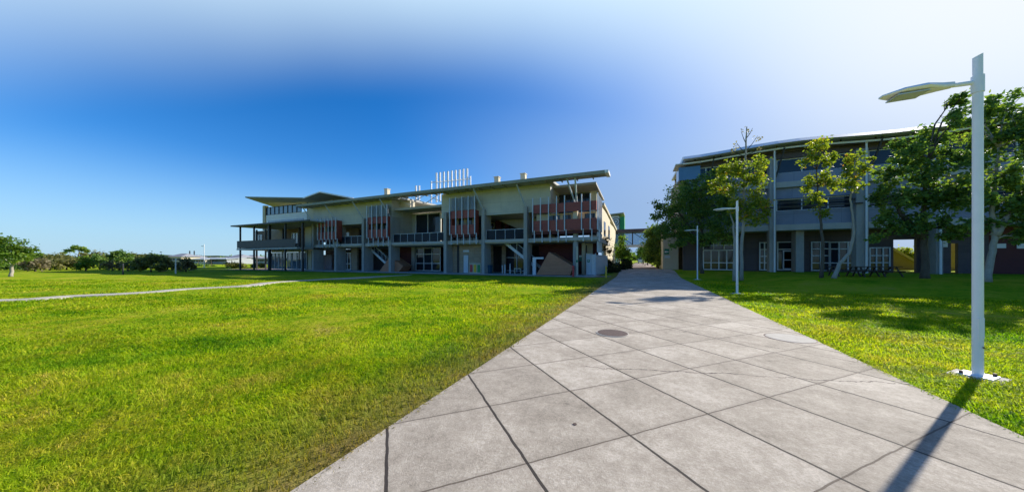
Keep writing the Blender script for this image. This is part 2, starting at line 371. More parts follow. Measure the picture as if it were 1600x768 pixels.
# grass blades near the walk (uncountable): many thin tapered blades, sparser and broader with distance
def blades():
    P = []; W = []; Hh = []
    for (d0, d1, dens, wd, ht) in ((1.2,3.2,3600,.0038,.042),(3.2,5.5,2000,.0052,.046),(5.5,9,850,.008,.05),(9,15,280,.013,.055),(15,26,80,.02,.06)):
        A = (d1-d0)*(d1*2.45*2); n = int(A*dens)
        Zd = rng.uniform(d0, d1, n); a = rng.uniform(-2.4, 2.4, n); keep = rng.random(n) < (Zd/d1)
        Zd, a = Zd[keep], a[keep]; xx = a*Zd
        x = xx*c_-Zd*s_; y = Zd*c_+xx*s_
        nz = .5+.25*np.sin(x*1.3+1.7*np.sin(y*.8))+.25*np.sin(y*1.9-1.1*np.sin(x*.7)+2)
        k = ((x < PL+.09*rng.random(len(x))**2) | (x > PR-.10*rng.random(len(x))**2)) & (y < 29)
        k &= rng.random(len(x)) < .45+.6*nz
        dx = PL-x; k &= ~((dx > 0) & (dx < 1.2) & (rng.random(len(x)) > .35+.5*dx))
        k &= ~((x-4.57)**2+(y-6.84)**2 < .07)
        P.append(np.stack([x[k], y[k]], 1)); W.append(np.full(k.sum(), wd)); Hh.append(ht*(.45+1.0*nz[k]*rng.random(k.sum())+.25*rng.random(k.sum())))
    P = np.concatenate(P); W = np.concatenate(W); Hh = np.concatenate(Hh); n = len(P)
    th = rng.uniform(0, 2*np.pi, n); lean = rng.uniform(.6, 2.8, n)*Hh
    la = 2.2*np.sin(P[:,0]*1.1+P[:,1]*.7)+1.8*np.sin(P[:,1]*2.3-P[:,0]*1.6)+rng.normal(0, 1.3, n)
    wx, wy = np.cos(th)*W, np.sin(th)*W; lx, ly = np.cos(la)*lean, np.sin(la)*lean
    x, y = P[:,0], P[:,1]; z = np.full(n, -.03); z += np.where(y > 29, 0, 0)
    v = np.empty((n, 5, 3), np.float32)
    v[:,0] = np.stack([x-wx, y-wy, z], 1); v[:,1] = np.stack([x+wx, y+wy, z], 1)
    v[:,2] = np.stack([x+wx*.8+lx*.35, y+wy*.8+ly*.35, z+.03+Hh*.5], 1); v[:,3] = np.stack([x-wx*.8+lx*.35, y-wy*.8+ly*.35, z+.03+Hh*.5], 1)
    v[:,4] = np.stack([x+lx, y+ly, z+.03+Hh*.62], 1)
    tint = np.repeat(np.clip(rng.normal(.5, .26, n), 0, 1), 5)
    b0 = np.arange(n)*5
    # quads + tip triangle as two quads-with-3 -> use triangles only
    tri = np.stack([b0,b0+1,b0+2, b0,b0+2,b0+3, b0+3,b0+2,b0+4], 1).ravel()
    return rawmesh('grass', v.reshape(-1,3), tri, 3, 'blade', tint)
tag(blades(), 'short mown turf grass with dry patches', 'grass', kind='stuff')
# ------------------------------------------------------------------ the long three-storey building on the left of the walk
YF = 31.5
LB = thing('campus_building', 'long concrete building with maroon slatted boxes and thin oversailing roof', 'building', (-30, 34, 0))
def part(mb, name, mats, parent=None, label=None, **k):
    o = mb.build(name, mats, parent or LB, **k)
    if label: o['label'] = label
    return o
piers = [X(487,YF), X(522,YF), X(565,YF), X(607,YF), X(693,YF), X(752,YF), X(818,YF), X(894,YF)]
for i, px in enumerate(piers):
    last = i == 7
    m_ = MB()
    if last: m_.tube([(px+.3,YF+.3,-.1),(px+.3,YF+.3,7.4)], [.28,.28], 20)
    else: m_.box(px, px+.42, YF, YF+1.7, -.1, 7.66)
    part(m_, 'pier', 'concrete', bevel=0 if last else .02)
ROOF_Y0, ROOF_Z = 30.0, 10.22
xl, xr = X(463,30), X(945,30)
# main roof: deep sheets left and right of an open bay, a narrow strip across it and a thin cantilever at the end
xa0, xa1, xe = X(640,31), X(689,31), X(862,31)
rf = MB()
def roofpiece(x0, x1, y1, dz=.10):
    rf.slab([(x0,ROOF_Y0,ROOF_Z),(x1,ROOF_Y0,ROOF_Z),(x1,y1,ROOF_Z+dz),(x0,y1,ROOF_Z+dz)], .26)
roofpiece(xl, xa0-2.2, 48, .5); roofpiece(xa0-2.2, xa1, 31.6); roofpiece(xa1, xe, 48, .5); roofpiece(xe, xr, 31.7)
ro = part(rf, 'roof', 'soffit')
e_ = MB().box(xl, xr, ROOF_Y0-.09, ROOF_Y0-.004, ROOF_Z-.30, ROOF_Z+.03)
part(e_, 'fascia', 'edge', ro)
t_ = MB().box(xr+.004, xr+.35, ROOF_Y0-.09, 31.7, ROOF_Z-.24, ROOF_Z+.02); part(t_, 'roof_end', 'white', ro, label='sunlit white end of the roof')
sl = MB()
for xx in np.arange(xl, xr, 1.6): part(MB().box(xx, xx+.08, ROOF_Y0+.1, 31.5, ROOF_Z-.38, ROOF_Z-.266), 'purlin', 'edge', ro)

yv = 40.0
def zroof(y): return ROOF_Z+.5*(y-30)/18
for k, px in enumerate((682,687.5,693.5,700,706,712,718,724,730)):       # white flues
    y = 37.0; x = X(px,y); part(MB().tube([(x,y,zroof(y)-.1),(x,y,Zh(px,270-(px-682)*.14,y))],[.13,.13],10), 'flue', 'white', ro)
y = 37.3
part(MB().box(X(674,y)-.08,X(674,y)+.08,y-.06,y+.06,zroof(y)-.1,Zh(674,283,y)).box(X(735,y)-.08,X(735,y)+.08,y-.06,y+.06,zroof(y)-.1,Zh(735,275,y)).bar((X(674,y),y,Zh(674,285,y)),(X(735,y),y,Zh(735,279,y)),.10,.10), 'flue_rail', 'steel', ro)
for px in (650, 655): x = X(px,37); part(MB().tube([(x,37,zroof(37)-.1),(x,37,Zh(px,290,37))],[.13,.13],8), 'flue', 'white', ro)
for px, t in ((605,296),(777,277.5),(818,272.5)):
    x = X(px,37); part(MB().box(x-.32,x+.32,36.7,37.3,zroof(37)-.1,Zh(px,t,37)).box(x-.38,x+.38,36.6,37.4,Zh(px,t,37)+.004,Zh(px,t,37)+.09), 'roof_vent', 'creamw', ro)
# slanting struts from pier heads to the eaves
for i in range(8):
    px = piers[i]+.2
    if i in (4,): continue
    if i < 7: part(MB().bar((px,YF+.1,7.6),(px-.55,30.25,9.93),.13,.13), 'roof_strut', 'steel')
    else: part(MB().bar((px+.3,YF,7.3),(px+.35,30.3,9.93),.16,.16).bar((px+.2,YF,7.3),(px-.5,30.3,9.93),.12,.12), 'roof_strut', 'steel')
# floor slabs
part(MB().box(piers[0]+.43, -4.1, YF+.25, 44, 3.62, 4.08), 'floor_slab', 'slabc')
for a, b_ in ((0,1),(2,3),(4,5),(6,7)):
    pass
part(MB().box(-60, -4.3, YF-.6, 44, -.1, .06), 'ground_slab', 'slabc')
# upper cladding
YC = YF+.42
part(MB().box(piers[0]-.2, X(612,YC), YC, YC+.3, 6.98, ROOF_Z-.2), 'upper_wall', 'cream')
part(MB().box(X(690,YC), X(860,YC), YC, YC+.3, 7.0, ROOF_Z-.2), 'upper_wall', 'cream')
part(MB().box(X(860,YC)-.3, X(860,YC), YC+.305, 36, 4.1, ROOF_Z-.1), 'return_wall', 'cream')
# side walls of the open bay
part(MB().box(X(612,YC)-.3, X(612,YC)-.002, YC+.305, 44, 4.09, ROOF_Z+.1), 'return_wall', 'cream')
part(MB().box(X(690,YC), X(690,YC)+.3, YC+.305, 44, 4.09, ROOF_Z+.1), 'return_wall', 'cream')
# sloping plate + canopy in the open bay
part(MB().slab([(X(612,YC),32.3,8.85),(X(690,YC)-.01,32.3,8.85),(X(690,YC)-.01,37.9,9.1),(X(612,YC),37.9,9.1)], .3), 'canopy', 'slabc')
tr = MB(); za, zb = Zh(660,304,33), Zh(660,318,33)
for a, b_ in ((612,640),(640,665),(665,690)):
    tr.bar((X(a,33),33,zb),(X(b_,33),33,za),.08,.08); tr.bar((X(a,33),33,za),(X(b_,33),33,zb),.08,.08)
tr.bar((X(612,33),33,za+.1),(X(690,33),33,za+.1),.12,.12)
part(tr, 'truss', 'steel')
part(MB().box(X(628,34),X(645,34),33.5,34.5,8.95,10.1), 'plant_box', 'creamw')
# back walls of the recesses
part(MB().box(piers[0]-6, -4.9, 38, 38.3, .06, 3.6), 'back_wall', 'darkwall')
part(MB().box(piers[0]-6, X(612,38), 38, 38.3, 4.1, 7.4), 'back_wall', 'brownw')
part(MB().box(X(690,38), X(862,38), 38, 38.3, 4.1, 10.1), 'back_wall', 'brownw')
part(MB().box(piers[0]+.4, X(612,YC)-.31, YC+.31, 38, 7.0, 7.3), 'ceiling', 'soffit'); part(MB().box(X(690,YC)+.31, X(860,YC)-.31, YC+.31, 38, 7.0, 7.3), 'ceiling', 'soffit')
# glazed screen in the open bay (two storeys)
def glazing(name, x0, x1, z0, z1, y, cols, rows, parent, fm='white', gm='glass', fw=.09, label=None):
    g_ = part(MB().box(x0, x1, y+.04, y+.07, z0, z1), name, gm, parent, label=label)
    fr = MB()
    for k in range(cols+1):
        xk = x0+(x1-x0)*k/cols; fr.box(xk-fw/2, xk+fw/2, y-.05, y+.035, z0, z1)
    for zk in rows: fr.box(x0, x1, y-.035, y+.03, zk-fw/2, zk+fw/2)
    part(fr, 'frame', fm, g_); return g_
y = 36.0
glazing('glazed_wall', X(650,y), X(688,y), .1, 3.5, y, 3, (.15,1.2,2.55,3.42), LB)
glazing('glazed_wall', X(650,y), X(688,y), 4.1, 8.55, y, 2, (4.2,5.4,8.45), LB)
part(MB().box(X(616,y), X(650,y)-.06, y, y+.3, .08, 3.6), 'inner_wall', 'maroon')
part(MB().box(X(616,y), X(650,y)-.06, y, y+.3, 4.1, 8.55), 'inner_wall', 'cream')
part(MB().box(X(645,y), X(650,y), y-.3, y-.02, .08, 3.6), 'inner_column', 'concrete')
# balconies
def rail(x0, x1, y, z0=4.1, h=1.1, mat='rail'):
    r_ = part(MB().box(x0, x1, y, y+.025, z0+.08, z0+h), 'balcony_rail', mat)
    q = MB().box(x0, x1, y-.03, y+.05, z0+h+.002, z0+h+.05); n = max(2, int((x1-x0)/1.2))
    for k in range(n+1):
        xk = x0+(x1-x0)*k/n; q.box(xk-.02, xk+.02, y-.04, y-.003, z0-.1, z0+h)
    part(q, 'handrail', 'steel', r_)
for a, b_ in ((1,2),(3,4),(5,6)):
    rail(piers[a]+.44, piers[b_]-.02, YF+.5)
    part(MB().box(piers[a]+.43, piers[b_]-.01, YF+.05, YF+.245, 3.75, 4.06), 'balcony_edge', 'slabc')
# slatted maroon boxes
def fins(xs, y, zt, zb, parent, drop=True):
    for k, x in enumerate(xs):
        part(MB().box(x-.045, x+.045, y-.16, y-.03, zb, zt), 'fin', 'steel', parent)
        if drop: part(MB().box(x+.10, x+.18, y-.02, y+.10, zb-1.15, zb+.15), 'fin', 'steel', parent)
def screen(x0, x1, y, louvre, nf, zt=None, mat='red'):
    s = part(MB().box(x0,x1,y,y+.12,4.75,5.9).box(x0,x1,y,y+.12,6.7,7.62).box(x0+.06,x0+.18,y+.122,YC,4.75,7.6).box(x1-.18,x1-.06,y+.122,YC,4.75,7.6), 'slatted_box', mat)
    part(MB().box(x0+.1,x1-.1,y+.13,YF+.4,4.45,4.745), 'box_floor', 'maroon', s)
    part(MB().box(x0+.2,x1-.2,YF+.55,YF+.6,4.1,6.98), 'window', 'glass', s)
    w0 = (x1-x0)/3
    for k in range(3): part(MB().box(x0+w0*k+.2, x0+w0*k+w0*.52, YF+.40, YF+.52, 5.5, 6.9), 'inner_panel', 'beigew', s)
    part(MB().box(x0-.1, x1+.1, YF-.1, YF+.24, 3.72, 4.06), 'box_beam', 'slabc', s)
    if louvre:
        lv = MB(); n = 14
        for k in range(n):
            z = 7.72+k*1.45/n; lv.quadset([(x0+.1,y+.02,z),(x1-.1,y+.02,z),(x1-.1,y+.15,z+.085),(x0+.1,y+.15,z+.085),(x0+.1,y+.02,z-.015),(x1-.1,y+.02,z-.015),(x1-.1,y+.15,z+.07),(x0+.1,y+.15,z+.07)],[(0,1,2,3),(7,6,5,4),(0,4,5,1),(1,5,6,2),(2,6,7,3),(3,7,4,0)])
        part(lv, 'louvre', 'steel', s)
        part(MB().box(x0+.1,x1-.1,y+.2,y+.24,7.66,9.2), 'louvre_back', 'slate', s)
    fins(np.linspace(x0+.05, x1-.05, nf), y, zt or (9.25 if louvre else 7.9), 4.72, s)
    return s
screen(X(497,31), X(526,31), 31, False, 6, 8.0)
screen(X(574,31), X(606,31), 31, True, 5)
screen(X(703,31), X(743,31), 31, True, 5)
# the large corner box
y = 31.0; x0, x1 = X(833,y), X(932,y)
s = part(MB().box(x0,x1,y,y+.12,4.75,5.9).box(x0,x1,y,y+.12,6.7,7.62).box(x1-.12,x1,y+.122,34.6,4.75,5.9).box(x1-.12,x1,y+.122,34.6,6.7,7.62), 'slatted_box', 'red')
part(MB().box(x0+.1,x1-.125,y+.13,34.5,4.45,4.745), 'box_floor', 'maroon', s)
part(MB().box(x0+.05,x1-.2,32.0,32.15,5.905,6.69), 'inner_wall', 'creamw', s)
for a, b_ in ((858,875),(880,892),(914,930)):
    part(MB().box(X(a,32),X(b_,32),31.93,31.99,5.92,6.5), 'window', 'glass', s)
part(MB().box(x0-.2, x1+.1, YF-.15, YF+.24, 3.72, 4.06), 'box_beam', 'slabc', s)
fins([X(p,y) for p in (833,845,857.5,870,882.5,909,922.5,934)], y, 8.35, 4.72, s)
for yk in (31.6,32.3,33.0,33.7,34.4):
    part(MB().box(x1+.02,x1+.14,yk-.04,yk+.04,4.72,8.3), 'fin', 'steel', s)
for yk in np.arange(31.8,35.5,.5): part(MB().box(x1-.05,x1+.03,yk-.05,yk+.05,2.5,4.6), 'fin', 'steel', s)
part(MB().box(X(896,YF),X(902.5,YF),YF-.2,YF+.05,5.92,7.45), 'pier_cap', 'creamw', label='short cream pier head lit by the sun')
# dark upper room behind the corner box, its own roof
part(MB().box(X(860,YC)+.01, X(862,36), 35.7, 36.1, 4.1, 9.7), 'upper_wall', 'cream')
g_ = glazing('glazed_wall', X(864,35.6), X(921,35.6), 6.6, 9.45, 35.6, 4, (6.7,9.4), LB, 'darksteel')
part(MB().box(X(921,35.6), -4.75, 35.6, 35.9, 4.1, 9.6), 'upper_wall', 'creamw')
xr2 = -4.45
er = part(MB().slab([(X(862,33),33,9.93),(xr2,33,9.93),(xr2,40.4,9.5),(X(862,33),40.4,9.5)], .2), 'end_roof', 'soffit')
part(MB().box(X(862,33),xr2,32.93,32.996,9.72,9.97), 'fascia', 'edge', er)
er2 = part(MB().slab([(-14,42.0,9.35),(-4.6,42.0,9.35),(-4.6,64,7.9),(-14,64,7.9)], .35), 'end_roof', 'creamw')
# sunlit flank facing the walk
part(MB().box(-5.1,-4.8,35.95,63,4.1,7.7).box(-5.1,-4.8,40.5,52,7.702,8.6).box(-5.1,-4.8,35.95,40.4,7.702,9.3), 'flank_wall', 'creamw', label='cream flank wall facing the walk in sunlight')
part(MB().box(-5.2,-4.85,46,63,.05,4.095), 'flank_wall', 'creamw')
part(MB().box(-4.795,-4.75,37.2,38.8,5.0,7.2).box(-4.795,-4.75,43,45,5.0,7.0).box(-4.795,-4.75,49,51,5.0,7.0), 'window', 'glass')
# ground floor of the front, bay by bay
yg = 34.5
part(MB().box(X(524,yg)+.3,X(537,yg),yg,yg+.25,.06,3.6), 'inner_wall', 'brownw')
glazing('glazed_door', X(538,yg), X(548,yg), .1, 2.9, yg, 2, (.15,1.1,2.85), LB)
part(MB().box(X(549,yg),X(558,yg),yg,yg+.25,.06,3.6), 'inner_wall', 'beigew')
part(MB().box(X(500,36),X(518,36),36,36.2,.08,2.6), 'door', 'slate')
glazing('window', X(528,36), X(546,36), 4.9, 6.4, 36, 2, (4.95,6.35), LB, 'steel','glassb')
part(MB().box(X(546,36),X(560,36),36,36.2,4.1,7), 'inner_wall', 'beigew')
yg = 32.9
part(MB().box(X(703,yg),X(752,yg),yg,yg+.25,.06,3.6), 'inner_wall', 'beigew')
part(MB().box(X(714.5,yg),X(717.5,yg),yg-.06,yg-.003,.06,3.55), 'recess_strip', 'darksteel')
dd = part(MB().box(X(725,yg),X(732,yg),yg-.09,yg-.004,.08,2.3), 'door', 'door', label='pale service door beside the recycling bins')
part(MB().box(X(731,yg)-.02,X(731,yg)+.04,yg-.14,yg-.092,1.05,1.17), 'handle', 'steel', dd)
part(MB().box(X(724,yg),X(733,yg),yg-.05,yg-.004,2.7,2.95), 'notice_plate', 'steel')
part(MB().box(X(758,35.5),X(770,35.5),35.5,35.7,.06,3.6).box(X(784,35.5),X(790,35.5),35.5,35.7,.06,3.6), 'inner_wall', 'beigew')
glazing('glazed_wall', X(790,36), X(826,36), .1, 3.4, 36, 2, (.3,2.0), LB, 'steel')
part(MB().box(X(842,36),X(935,36)-.2,36,36.25,.06,3.6), 'inner_wall', 'maroon')
glazing('window', X(762,37), X(772,37), 5.9, 6.8, 37, 1, (5.95,6.75), LB, 'creamw')
part(MB().box(X(775,37),X(783,37),36.9,37.2,4.1,7).box(X(790,37),X(795,37),36.9,37.2,4.1,7), 'inner_wall', 'maroon')
# sloping ceiling above the stair
part(MB().prism([(X(780,36.5),6.95),(X(832,36.5),4.9),(X(850,36.5),4.9),(X(850,36.5),6.95)], 36.3, 36.6), 'stair_wall', 'cream')
# stairs
def stair(xt, zt, xb, zb, y0, y1, parent=LB):
    st = MB(); n = 14
    for k in range(n):
        x = xt+(xb-xt)*k/n; z = zt+(zb-zt)*(k+1)/n; st.box(x, x+(xb-xt)/n+.02, y0+.06, y1-.06, z-.04, z)
    o = part(st, 'stair', 'concrete')
    part(MB().bar((xt,y0,zt-.1),(xb,y0,zb-.1),.08,.32).bar((xt,y1,zt-.1),(xb,y1,zb-.1),.08,.32), 'stringer', 'steel', o)
    rr = MB().bar((xt,y0,zt+.9),(xb,y0,zb+.9),.05,.05)
    for k in range(6):
        t = k/5; x = xt+(xb-xt)*t; z = zt+(zb-zt)*t; rr.box(x-.02,x+.02,y0-.02,y0+.02,z,z+.9)
    part(rr, 'handrail', 'steel', o)
    part(MB().quadset([(xt,y0+.05,zt+.1),(xb,y0+.05,zb+.1),(xb,y0+.05,zb+.85),(xt,y0+.05,zt+.85),(xt,y0+.07,zt+.1),(xb,y0+.07,zb+.1),(xb,y0+.07,zb+.85),(xt,y0+.07,zt+.85)],[(0,1,2,3),(7,6,5,4),(0,4,5,1),(1,5,6,2),(2,6,7,3),(3,7,4,0)]), 'stair_balustrade', 'rail', o)
stair(X(789,33), 3.9, X(838,33), .95, 32.9, 34.4)
stair(X(574,33), 3.9, X(604,33), 1.3, 32.9, 34.4)
part(MB().box(X(833,32.2),X(838,32.2),32,32.25,.05,2.0).box(X(838,32.2),X(850,32.2),32,32.2,1.8,2.0), 'landing_frame', 'white')
# tilted plywood-clad volumes under the stairs
def tilted(pts, y0, y1):
    o = part(MB().prism([(X(a,y0), max(.0,Zh(a,b_,y0))) for a,b_ in pts], y0, y1), 'tilted_box', 'ply', label='tilted plywood clad volume under the stair')
tilted([(838,429),(857.5,393.5),(896,416),(890,429.5)], 31.0, 33.6)
tilted([(592,426),(609,401),(630,415),(622,427)], 32.2, 34.0)
# far corner of the ground floor: columns, cream wall
part(MB().box(X(909,34),X(914,34),34,34.5,.05,3.6), 'inner_column', 'creamw')
part(MB().box(X(914,36),X(927,36),35.4,35.7,.05,3.6), 'inner_wall', 'creamw')
part(MB().box(X(914.5,35.3)+.05,X(917,35.3),35.34,35.39,1.9,3.4), 'slot_window', 'darksteel')
sg = part(MB().box(X(903.5,35.9)+.1,X(909,35.9),35.9,35.97,1.55,2.05), 'sign_panel', 'signg', label='small green and white sign on the maroon wall')
part(MB().box(X(903.5,35.9)+.1,X(909,35.9),35.9,35.97,2.054,2.25), 'sign_band', 'white', sg)
wp = part(MB().box(X(900.5,31.3),X(903.2,31.3),31.2,31.3,.05,3.1), 'sign_post', 'creamw')
part(MB().box(X(900.5,31.3)-.01,X(903.2,31.3)+.01,31.18,31.196,1.45,1.7), 'sign_band', 'signg', wp)
# --- steel verandah at the far end
VY = 29.3
vx0, vx1 = X(362,VY-.6), X(492,VY)
vr = part(MB().slab([(vx0,VY-.7,7.50),(vx1,VY-.7,7.45),(vx1,35.2,7.45),(vx0+2,35.2,7.45)], .14), 'verandah_roof', 'soffit')
part(MB().bar((vx0,VY-.74,7.46),(vx1,VY-.74,7.42),.06,.2), 'fascia', 'darksteel', vr)
for p in (375.5,397,421,446,473):
    w = .10 if p < 410 else (.17 if p == 421 else .11)
    x = X(p,VY); part(MB().box(x-w,x+w,VY-w,VY+w,-.05,7.3), 'verandah_post', 'darksteel')
for p in (401,415,442,468):
    x = X(p,33.5); part(MB().box(x-.10,x+.10,33.4,33.62,-.05,7.38), 'verandah_post', 'darksteel')
dk = part(MB().box(X(375,VY)-.4, piers[0]+.42, VY-.3, 37, 3.38, 3.62), 'verandah_deck', 'slabc')
part(MB().box(X(375,VY)-.3, piers[0], VY-.29, VY-.25, 3.70, 4.85).box(X(375,VY)-.3, X(375,VY)-.26, VY-.24, 36, 3.70, 4.85), 'balustrade', 'darksteel')
hr = MB().box(X(375,VY)-.32, piers[0], VY-.31, VY-.22, 4.856, 4.91)
for xk in np.arange(X(375,VY)-.2, piers[0], 1.5): hr.box(xk-.025,xk+.025,VY-.245,VY-.20,3.62,4.85)
part(hr, 'handrail', 'darksteel')
yw = 35.0
part(MB().box(X(399,yw),X(418,yw),yw,yw+.3,3.63,7.35), 'brick_wall', 'brick'); part(MB().box(X(442,yw),X(480,yw),yw,yw+.3,3.63,7.35), 'brick_wall', 'brick')
part(MB().box(X(418,yw)+.01,X(442,yw)-.01,yw+.1,yw+.3,3.63,7.35), 'inner_wall', 'beigew')
glazing('window', X(401,yw), X(410,yw), 4.7, 6.6, yw-.08, 2, (4.75,6.55), LB, 'white', 'glassb')
glazing('window', X(457,yw), X(466,yw), 4.7, 6.6, yw-.08, 2, (4.75,6.55), LB, 'white', 'glassb')
part(MB().box(X(480,34)+.05,X(490,34),33.6,33.9,.06,3.3).box(X(480,34)+.05,X(490,34),33.6,33.9,3.65,7.3), 'inner_wall', 'creamw')
for a, b_ in ((424,447),(449,479)): glazing('glazed_wall', X(a,33.4), X(b_,33.4), .1, 3.0, 33.4, 4, (.15,2.95), LB, 'steel', 'glassb')
part(MB().box(X(424,33.3),X(479,33.3),33.35,33.6,3.06,3.37), 'lintel', 'slabc')
# pavilion above it with a folded roof
yp = 35.0
def zp(py): return Zh(440, py, yp)
part(MB().box(X(416,yp),X(480,yp),yp,yp+.25,7.5,zp(334)), 'pavilion_wall', 'white', label='white upper wall under the folded roof')
part(MB().box(X(419,yp),X(474,yp),yp-.05,yp-.004,zp(348),zp(343.5)), 'window', 'glassb')
glazing('window', X(415,yp), X(470,yp), zp(334)+.004, zp(321), yp+.1, 8, (zp(334)+.06,zp(321.6)), LB, 'darksteel', 'glassb', .08)
part(MB().box(X(412.6,yp)-.3,X(415,yp)-.01,yp-.1,yp+.5,7.4,zp(318)), 'corner_post', 'creamw')
part(MB().box(X(481,yp),X(520,yp),yp,yp+.3,7.5,zp(321)), 'upper_wall', 'creamw')
part(MB().box(X(480,yp)+.01,X(481,yp)-.01,yp-.05,yp+.2,7.5,zp(321)), 'joint_strip', 'darksteel')
part(MB().box(X(415,46)-.1,X(500,46),46,46.3,3.7,11.2).box(X(415,yp)-.25,X(415,yp),yp+.6,45.9,7.7,11.2), 'back_wall', 'slate')
part(MB().box(X(481,32.6),X(500,32.6),32.5,32.8,7.5,9.9), 'upper_wall', 'creamw')
A_ = (X(384,30.5),30.5,Zh(384,307.5,30.5)); B_ = (X(474,31.5),31.5,Zh(474,309,31.5)); C_ = (X(500,31.5),31.5,Zh(500,299.3,31.5)); E_ = (X(552,31.5),31.5,Zh(552,309,31.5)); D_ = (X(427,40),40,Zh(427,322,40))
bf = part(MB().slab([A_,B_,(B_[0],47,B_[2]),D_], .16), 'folded_roof', 'soffit')
part(MB().bar((A_[0],A_[1]-.06,A_[2]-.05),(B_[0],B_[1]-.06,B_[2]-.05),.06,.2), 'fascia', 'edge', bf)
def bk(p, y): return (p[0], y, p[2])
bf2 = part(MB().slab([(B_[0]+.01,B_[1],B_[2]),C_,bk(C_,47),(B_[0]+.01,47,B_[2])], .14), 'folded_roof', 'soffit')
bf3 = part(MB().slab([(C_[0]+.01,C_[1],C_[2]),E_,bk(E_,47),(C_[0]+.01,47,C_[2])], .14), 'folded_roof', 'soffit')
part(MB().bar((B_[0],31.45,B_[2]-.05),(C_[0],31.45,C_[2]-.05),.05,.18).bar((C_[0]+.02,31.45,C_[2]-.05),(E_[0],31.45,E_[2]-.05),.05,.18), 'fascia', 'white', bf2)
# --- loose things by the building
def bins():
    y = 32.4
    t = thing('recycling_station', 'pale bin cabinet with red, yellow and green fronts beside a service door', 'bin', (X(741,y), y, .06))
    x0, x1 = X(733.5,y), X(751,y)
    part(MB().box(x0,x1,y,y+.45,.06,1.25).box(x0-.03,x1+.03,y-.03,y+.48,1.254,1.32), 'cabinet', 'creamw', t)
    w = (x1-x0)/3
    for k, mt_ in enumerate(('redp','yellow','green')):
        part(MB().box(x0+w*k+.07,x0+w*k+w-.07,y-.02,y-.003,.2,1.12), 'bin_front', mt_, t)
bins()
t = thing('wheelie_bin', 'dark blue bin standing beside a white panel under the balcony', 'bin', (X(765,32.6),32.6,.06))
part(MB().quadset([(X(763,32.6),32.4,.1),(X(767,32.6),32.4,.1),(X(767,32.6),32.9,.1),(X(763,32.6),32.9,.1),(X(763,32.6)-.05,32.33,1.0),(X(767,32.6)+.05,32.33,1.0),(X(767,32.6)+.05,32.97,1.0),(X(763,32.6)-.05,32.97,1.0)],[(0,3,2,1),(4,5,6,7),(0,1,5,4),(1,2,6,5),(2,3,7,6),(3,0,4,7)]), 'bin_body', 'binblue', t)
part(MB().box(X(763,32.6)-.08,X(767,32.6)+.08,32.3,33.0,1.004,1.08), 'lid', 'binblue', t)
t = thing('banner_stand', 'narrow white upright panel between the pier and the blue bin', 'banner', (X(761,32.5),32.5,.06))
part(MB().box(X(759.5,32.5),X(762.3,32.5),32.45,32.5,.12,2.35), 'panel', 'white', t)
part(MB().box(X(759,32.5),X(762.8,32.5),32.3,32.65,.06,.115), 'foot', 'darksteel', t)
for i, (px, y) in enumerate(((785,33.6),(789,33.0),(797,33.2))):
    x = X(px,y); t = thing('bollard', ['pale slim bollard farthest in under the stair','pale slim bollard nearest the pier of the stair bay','pale slim bollard beside the low stool'][i], 'bollard', (x,y,.06), 'pale bollards under the stair')
    part(MB().tube([(x,y,.06),(x,y,1.0+.1*i)],[.06,.06],10), 'post', 'white', t); part(MB().tube([(x,y,1.0+.1*i),(x,y,1.08+.1*i)],[.075,.05],10), 'cap', 'steel', t)
y = 33.0; x0, x1 = X(803,y), X(814,y)
t = thing('stool', 'low pale bench standing under the stair beside the bollards', 'bench', ((x0+x1)/2,y,.06))
part(MB().box(x0,x1,y,y+.4,.62,.72), 'seat', 'creamw', t)
for x in (x0+.03, x1-.11): part(MB().box(x,x+.08,y+.03,y+.37,.06,.615), 'leg', 'creamw', t)
# metal gate enclosure at the corner
y = 33.2
t = thing('gate', 'pale sheet metal gate with a green sign at the building corner', 'gate', (X(925,y),y,0))
part(MB().box(X(916.5,y),X(923.5,y),y,y+.08,.1,2.35), 'gate_leaf', 'door', t)
part(MB().box(X(924,y),X(930,y),y-.02,y+.06,.1,2.3), 'gate_leaf', 'steel', t)
part(MB().slab([(X(930,y)+.02,y,2.25),(X(930,y)+.08,y,2.25),(-3.65,36.6,2.2),(-3.72,36.6,2.2)],2.1), 'side_fence', 'steel', t)
for p in (916,923.7,930.3): part(MB().box(X(p,y)-.04,X(p,y)+.04,y+.082,y+.16,-.05,2.42), 'post', 'steel', t)
g2 = part(MB().box(X(918,y),X(921.5,y),y-.03,y-.003,1.45,1.75), 'sign_panel', 'signg', t)
part(MB().prism([(X(918.8,y),1.58),(X(920.6,y),1.58),(X(920.2,y),1.66),(X(919.4,y),1.7)], y-.045, y-.033), 'emblem', 'white', g2)
x, y = X(895.6,30.8), 30.8
t = thing('hydrant_post', 'short red post standing against the round column', 'post', (x,y,0))
part(MB().tube([(x,y,-.05),(x,y,1.0)],[.1,.1],10), 'post', 'redp', t); part(MB().tube([(x,y,1.004),(x,y,1.1),(x,y,1.14)],[.13,.12,.05],10), 'cap', 'redp', t)
x, y = G(947,433)
t = thing('yellow_bollard', 'slim yellow marker post in the grass beside the walk', 'bollard', (x,y,0))
part(MB().tube([(x,y,-.06),(x,y,1.06)],[.075,.07],10), 'post', 'yellow', t); part(MB().tube([(x,y,1.064),(x,y,1.13)],[.072,.04],10), 'cap', 'yellow', t)

# ------------------------------------------------------------------ the building on the right of the walk
YR, BZ = 40.0, .49
RB = thing('campus_building', 'slate grey building with pale floor bands and a wavy roof behind trees', 'building', (20, 44, BZ))
def rp(mb, name, mats, parent=None, label=None, **k): return part(mb, name, mats, parent or RB, label, **k)
rx0, rx1 = X(1068,YR), 46.0
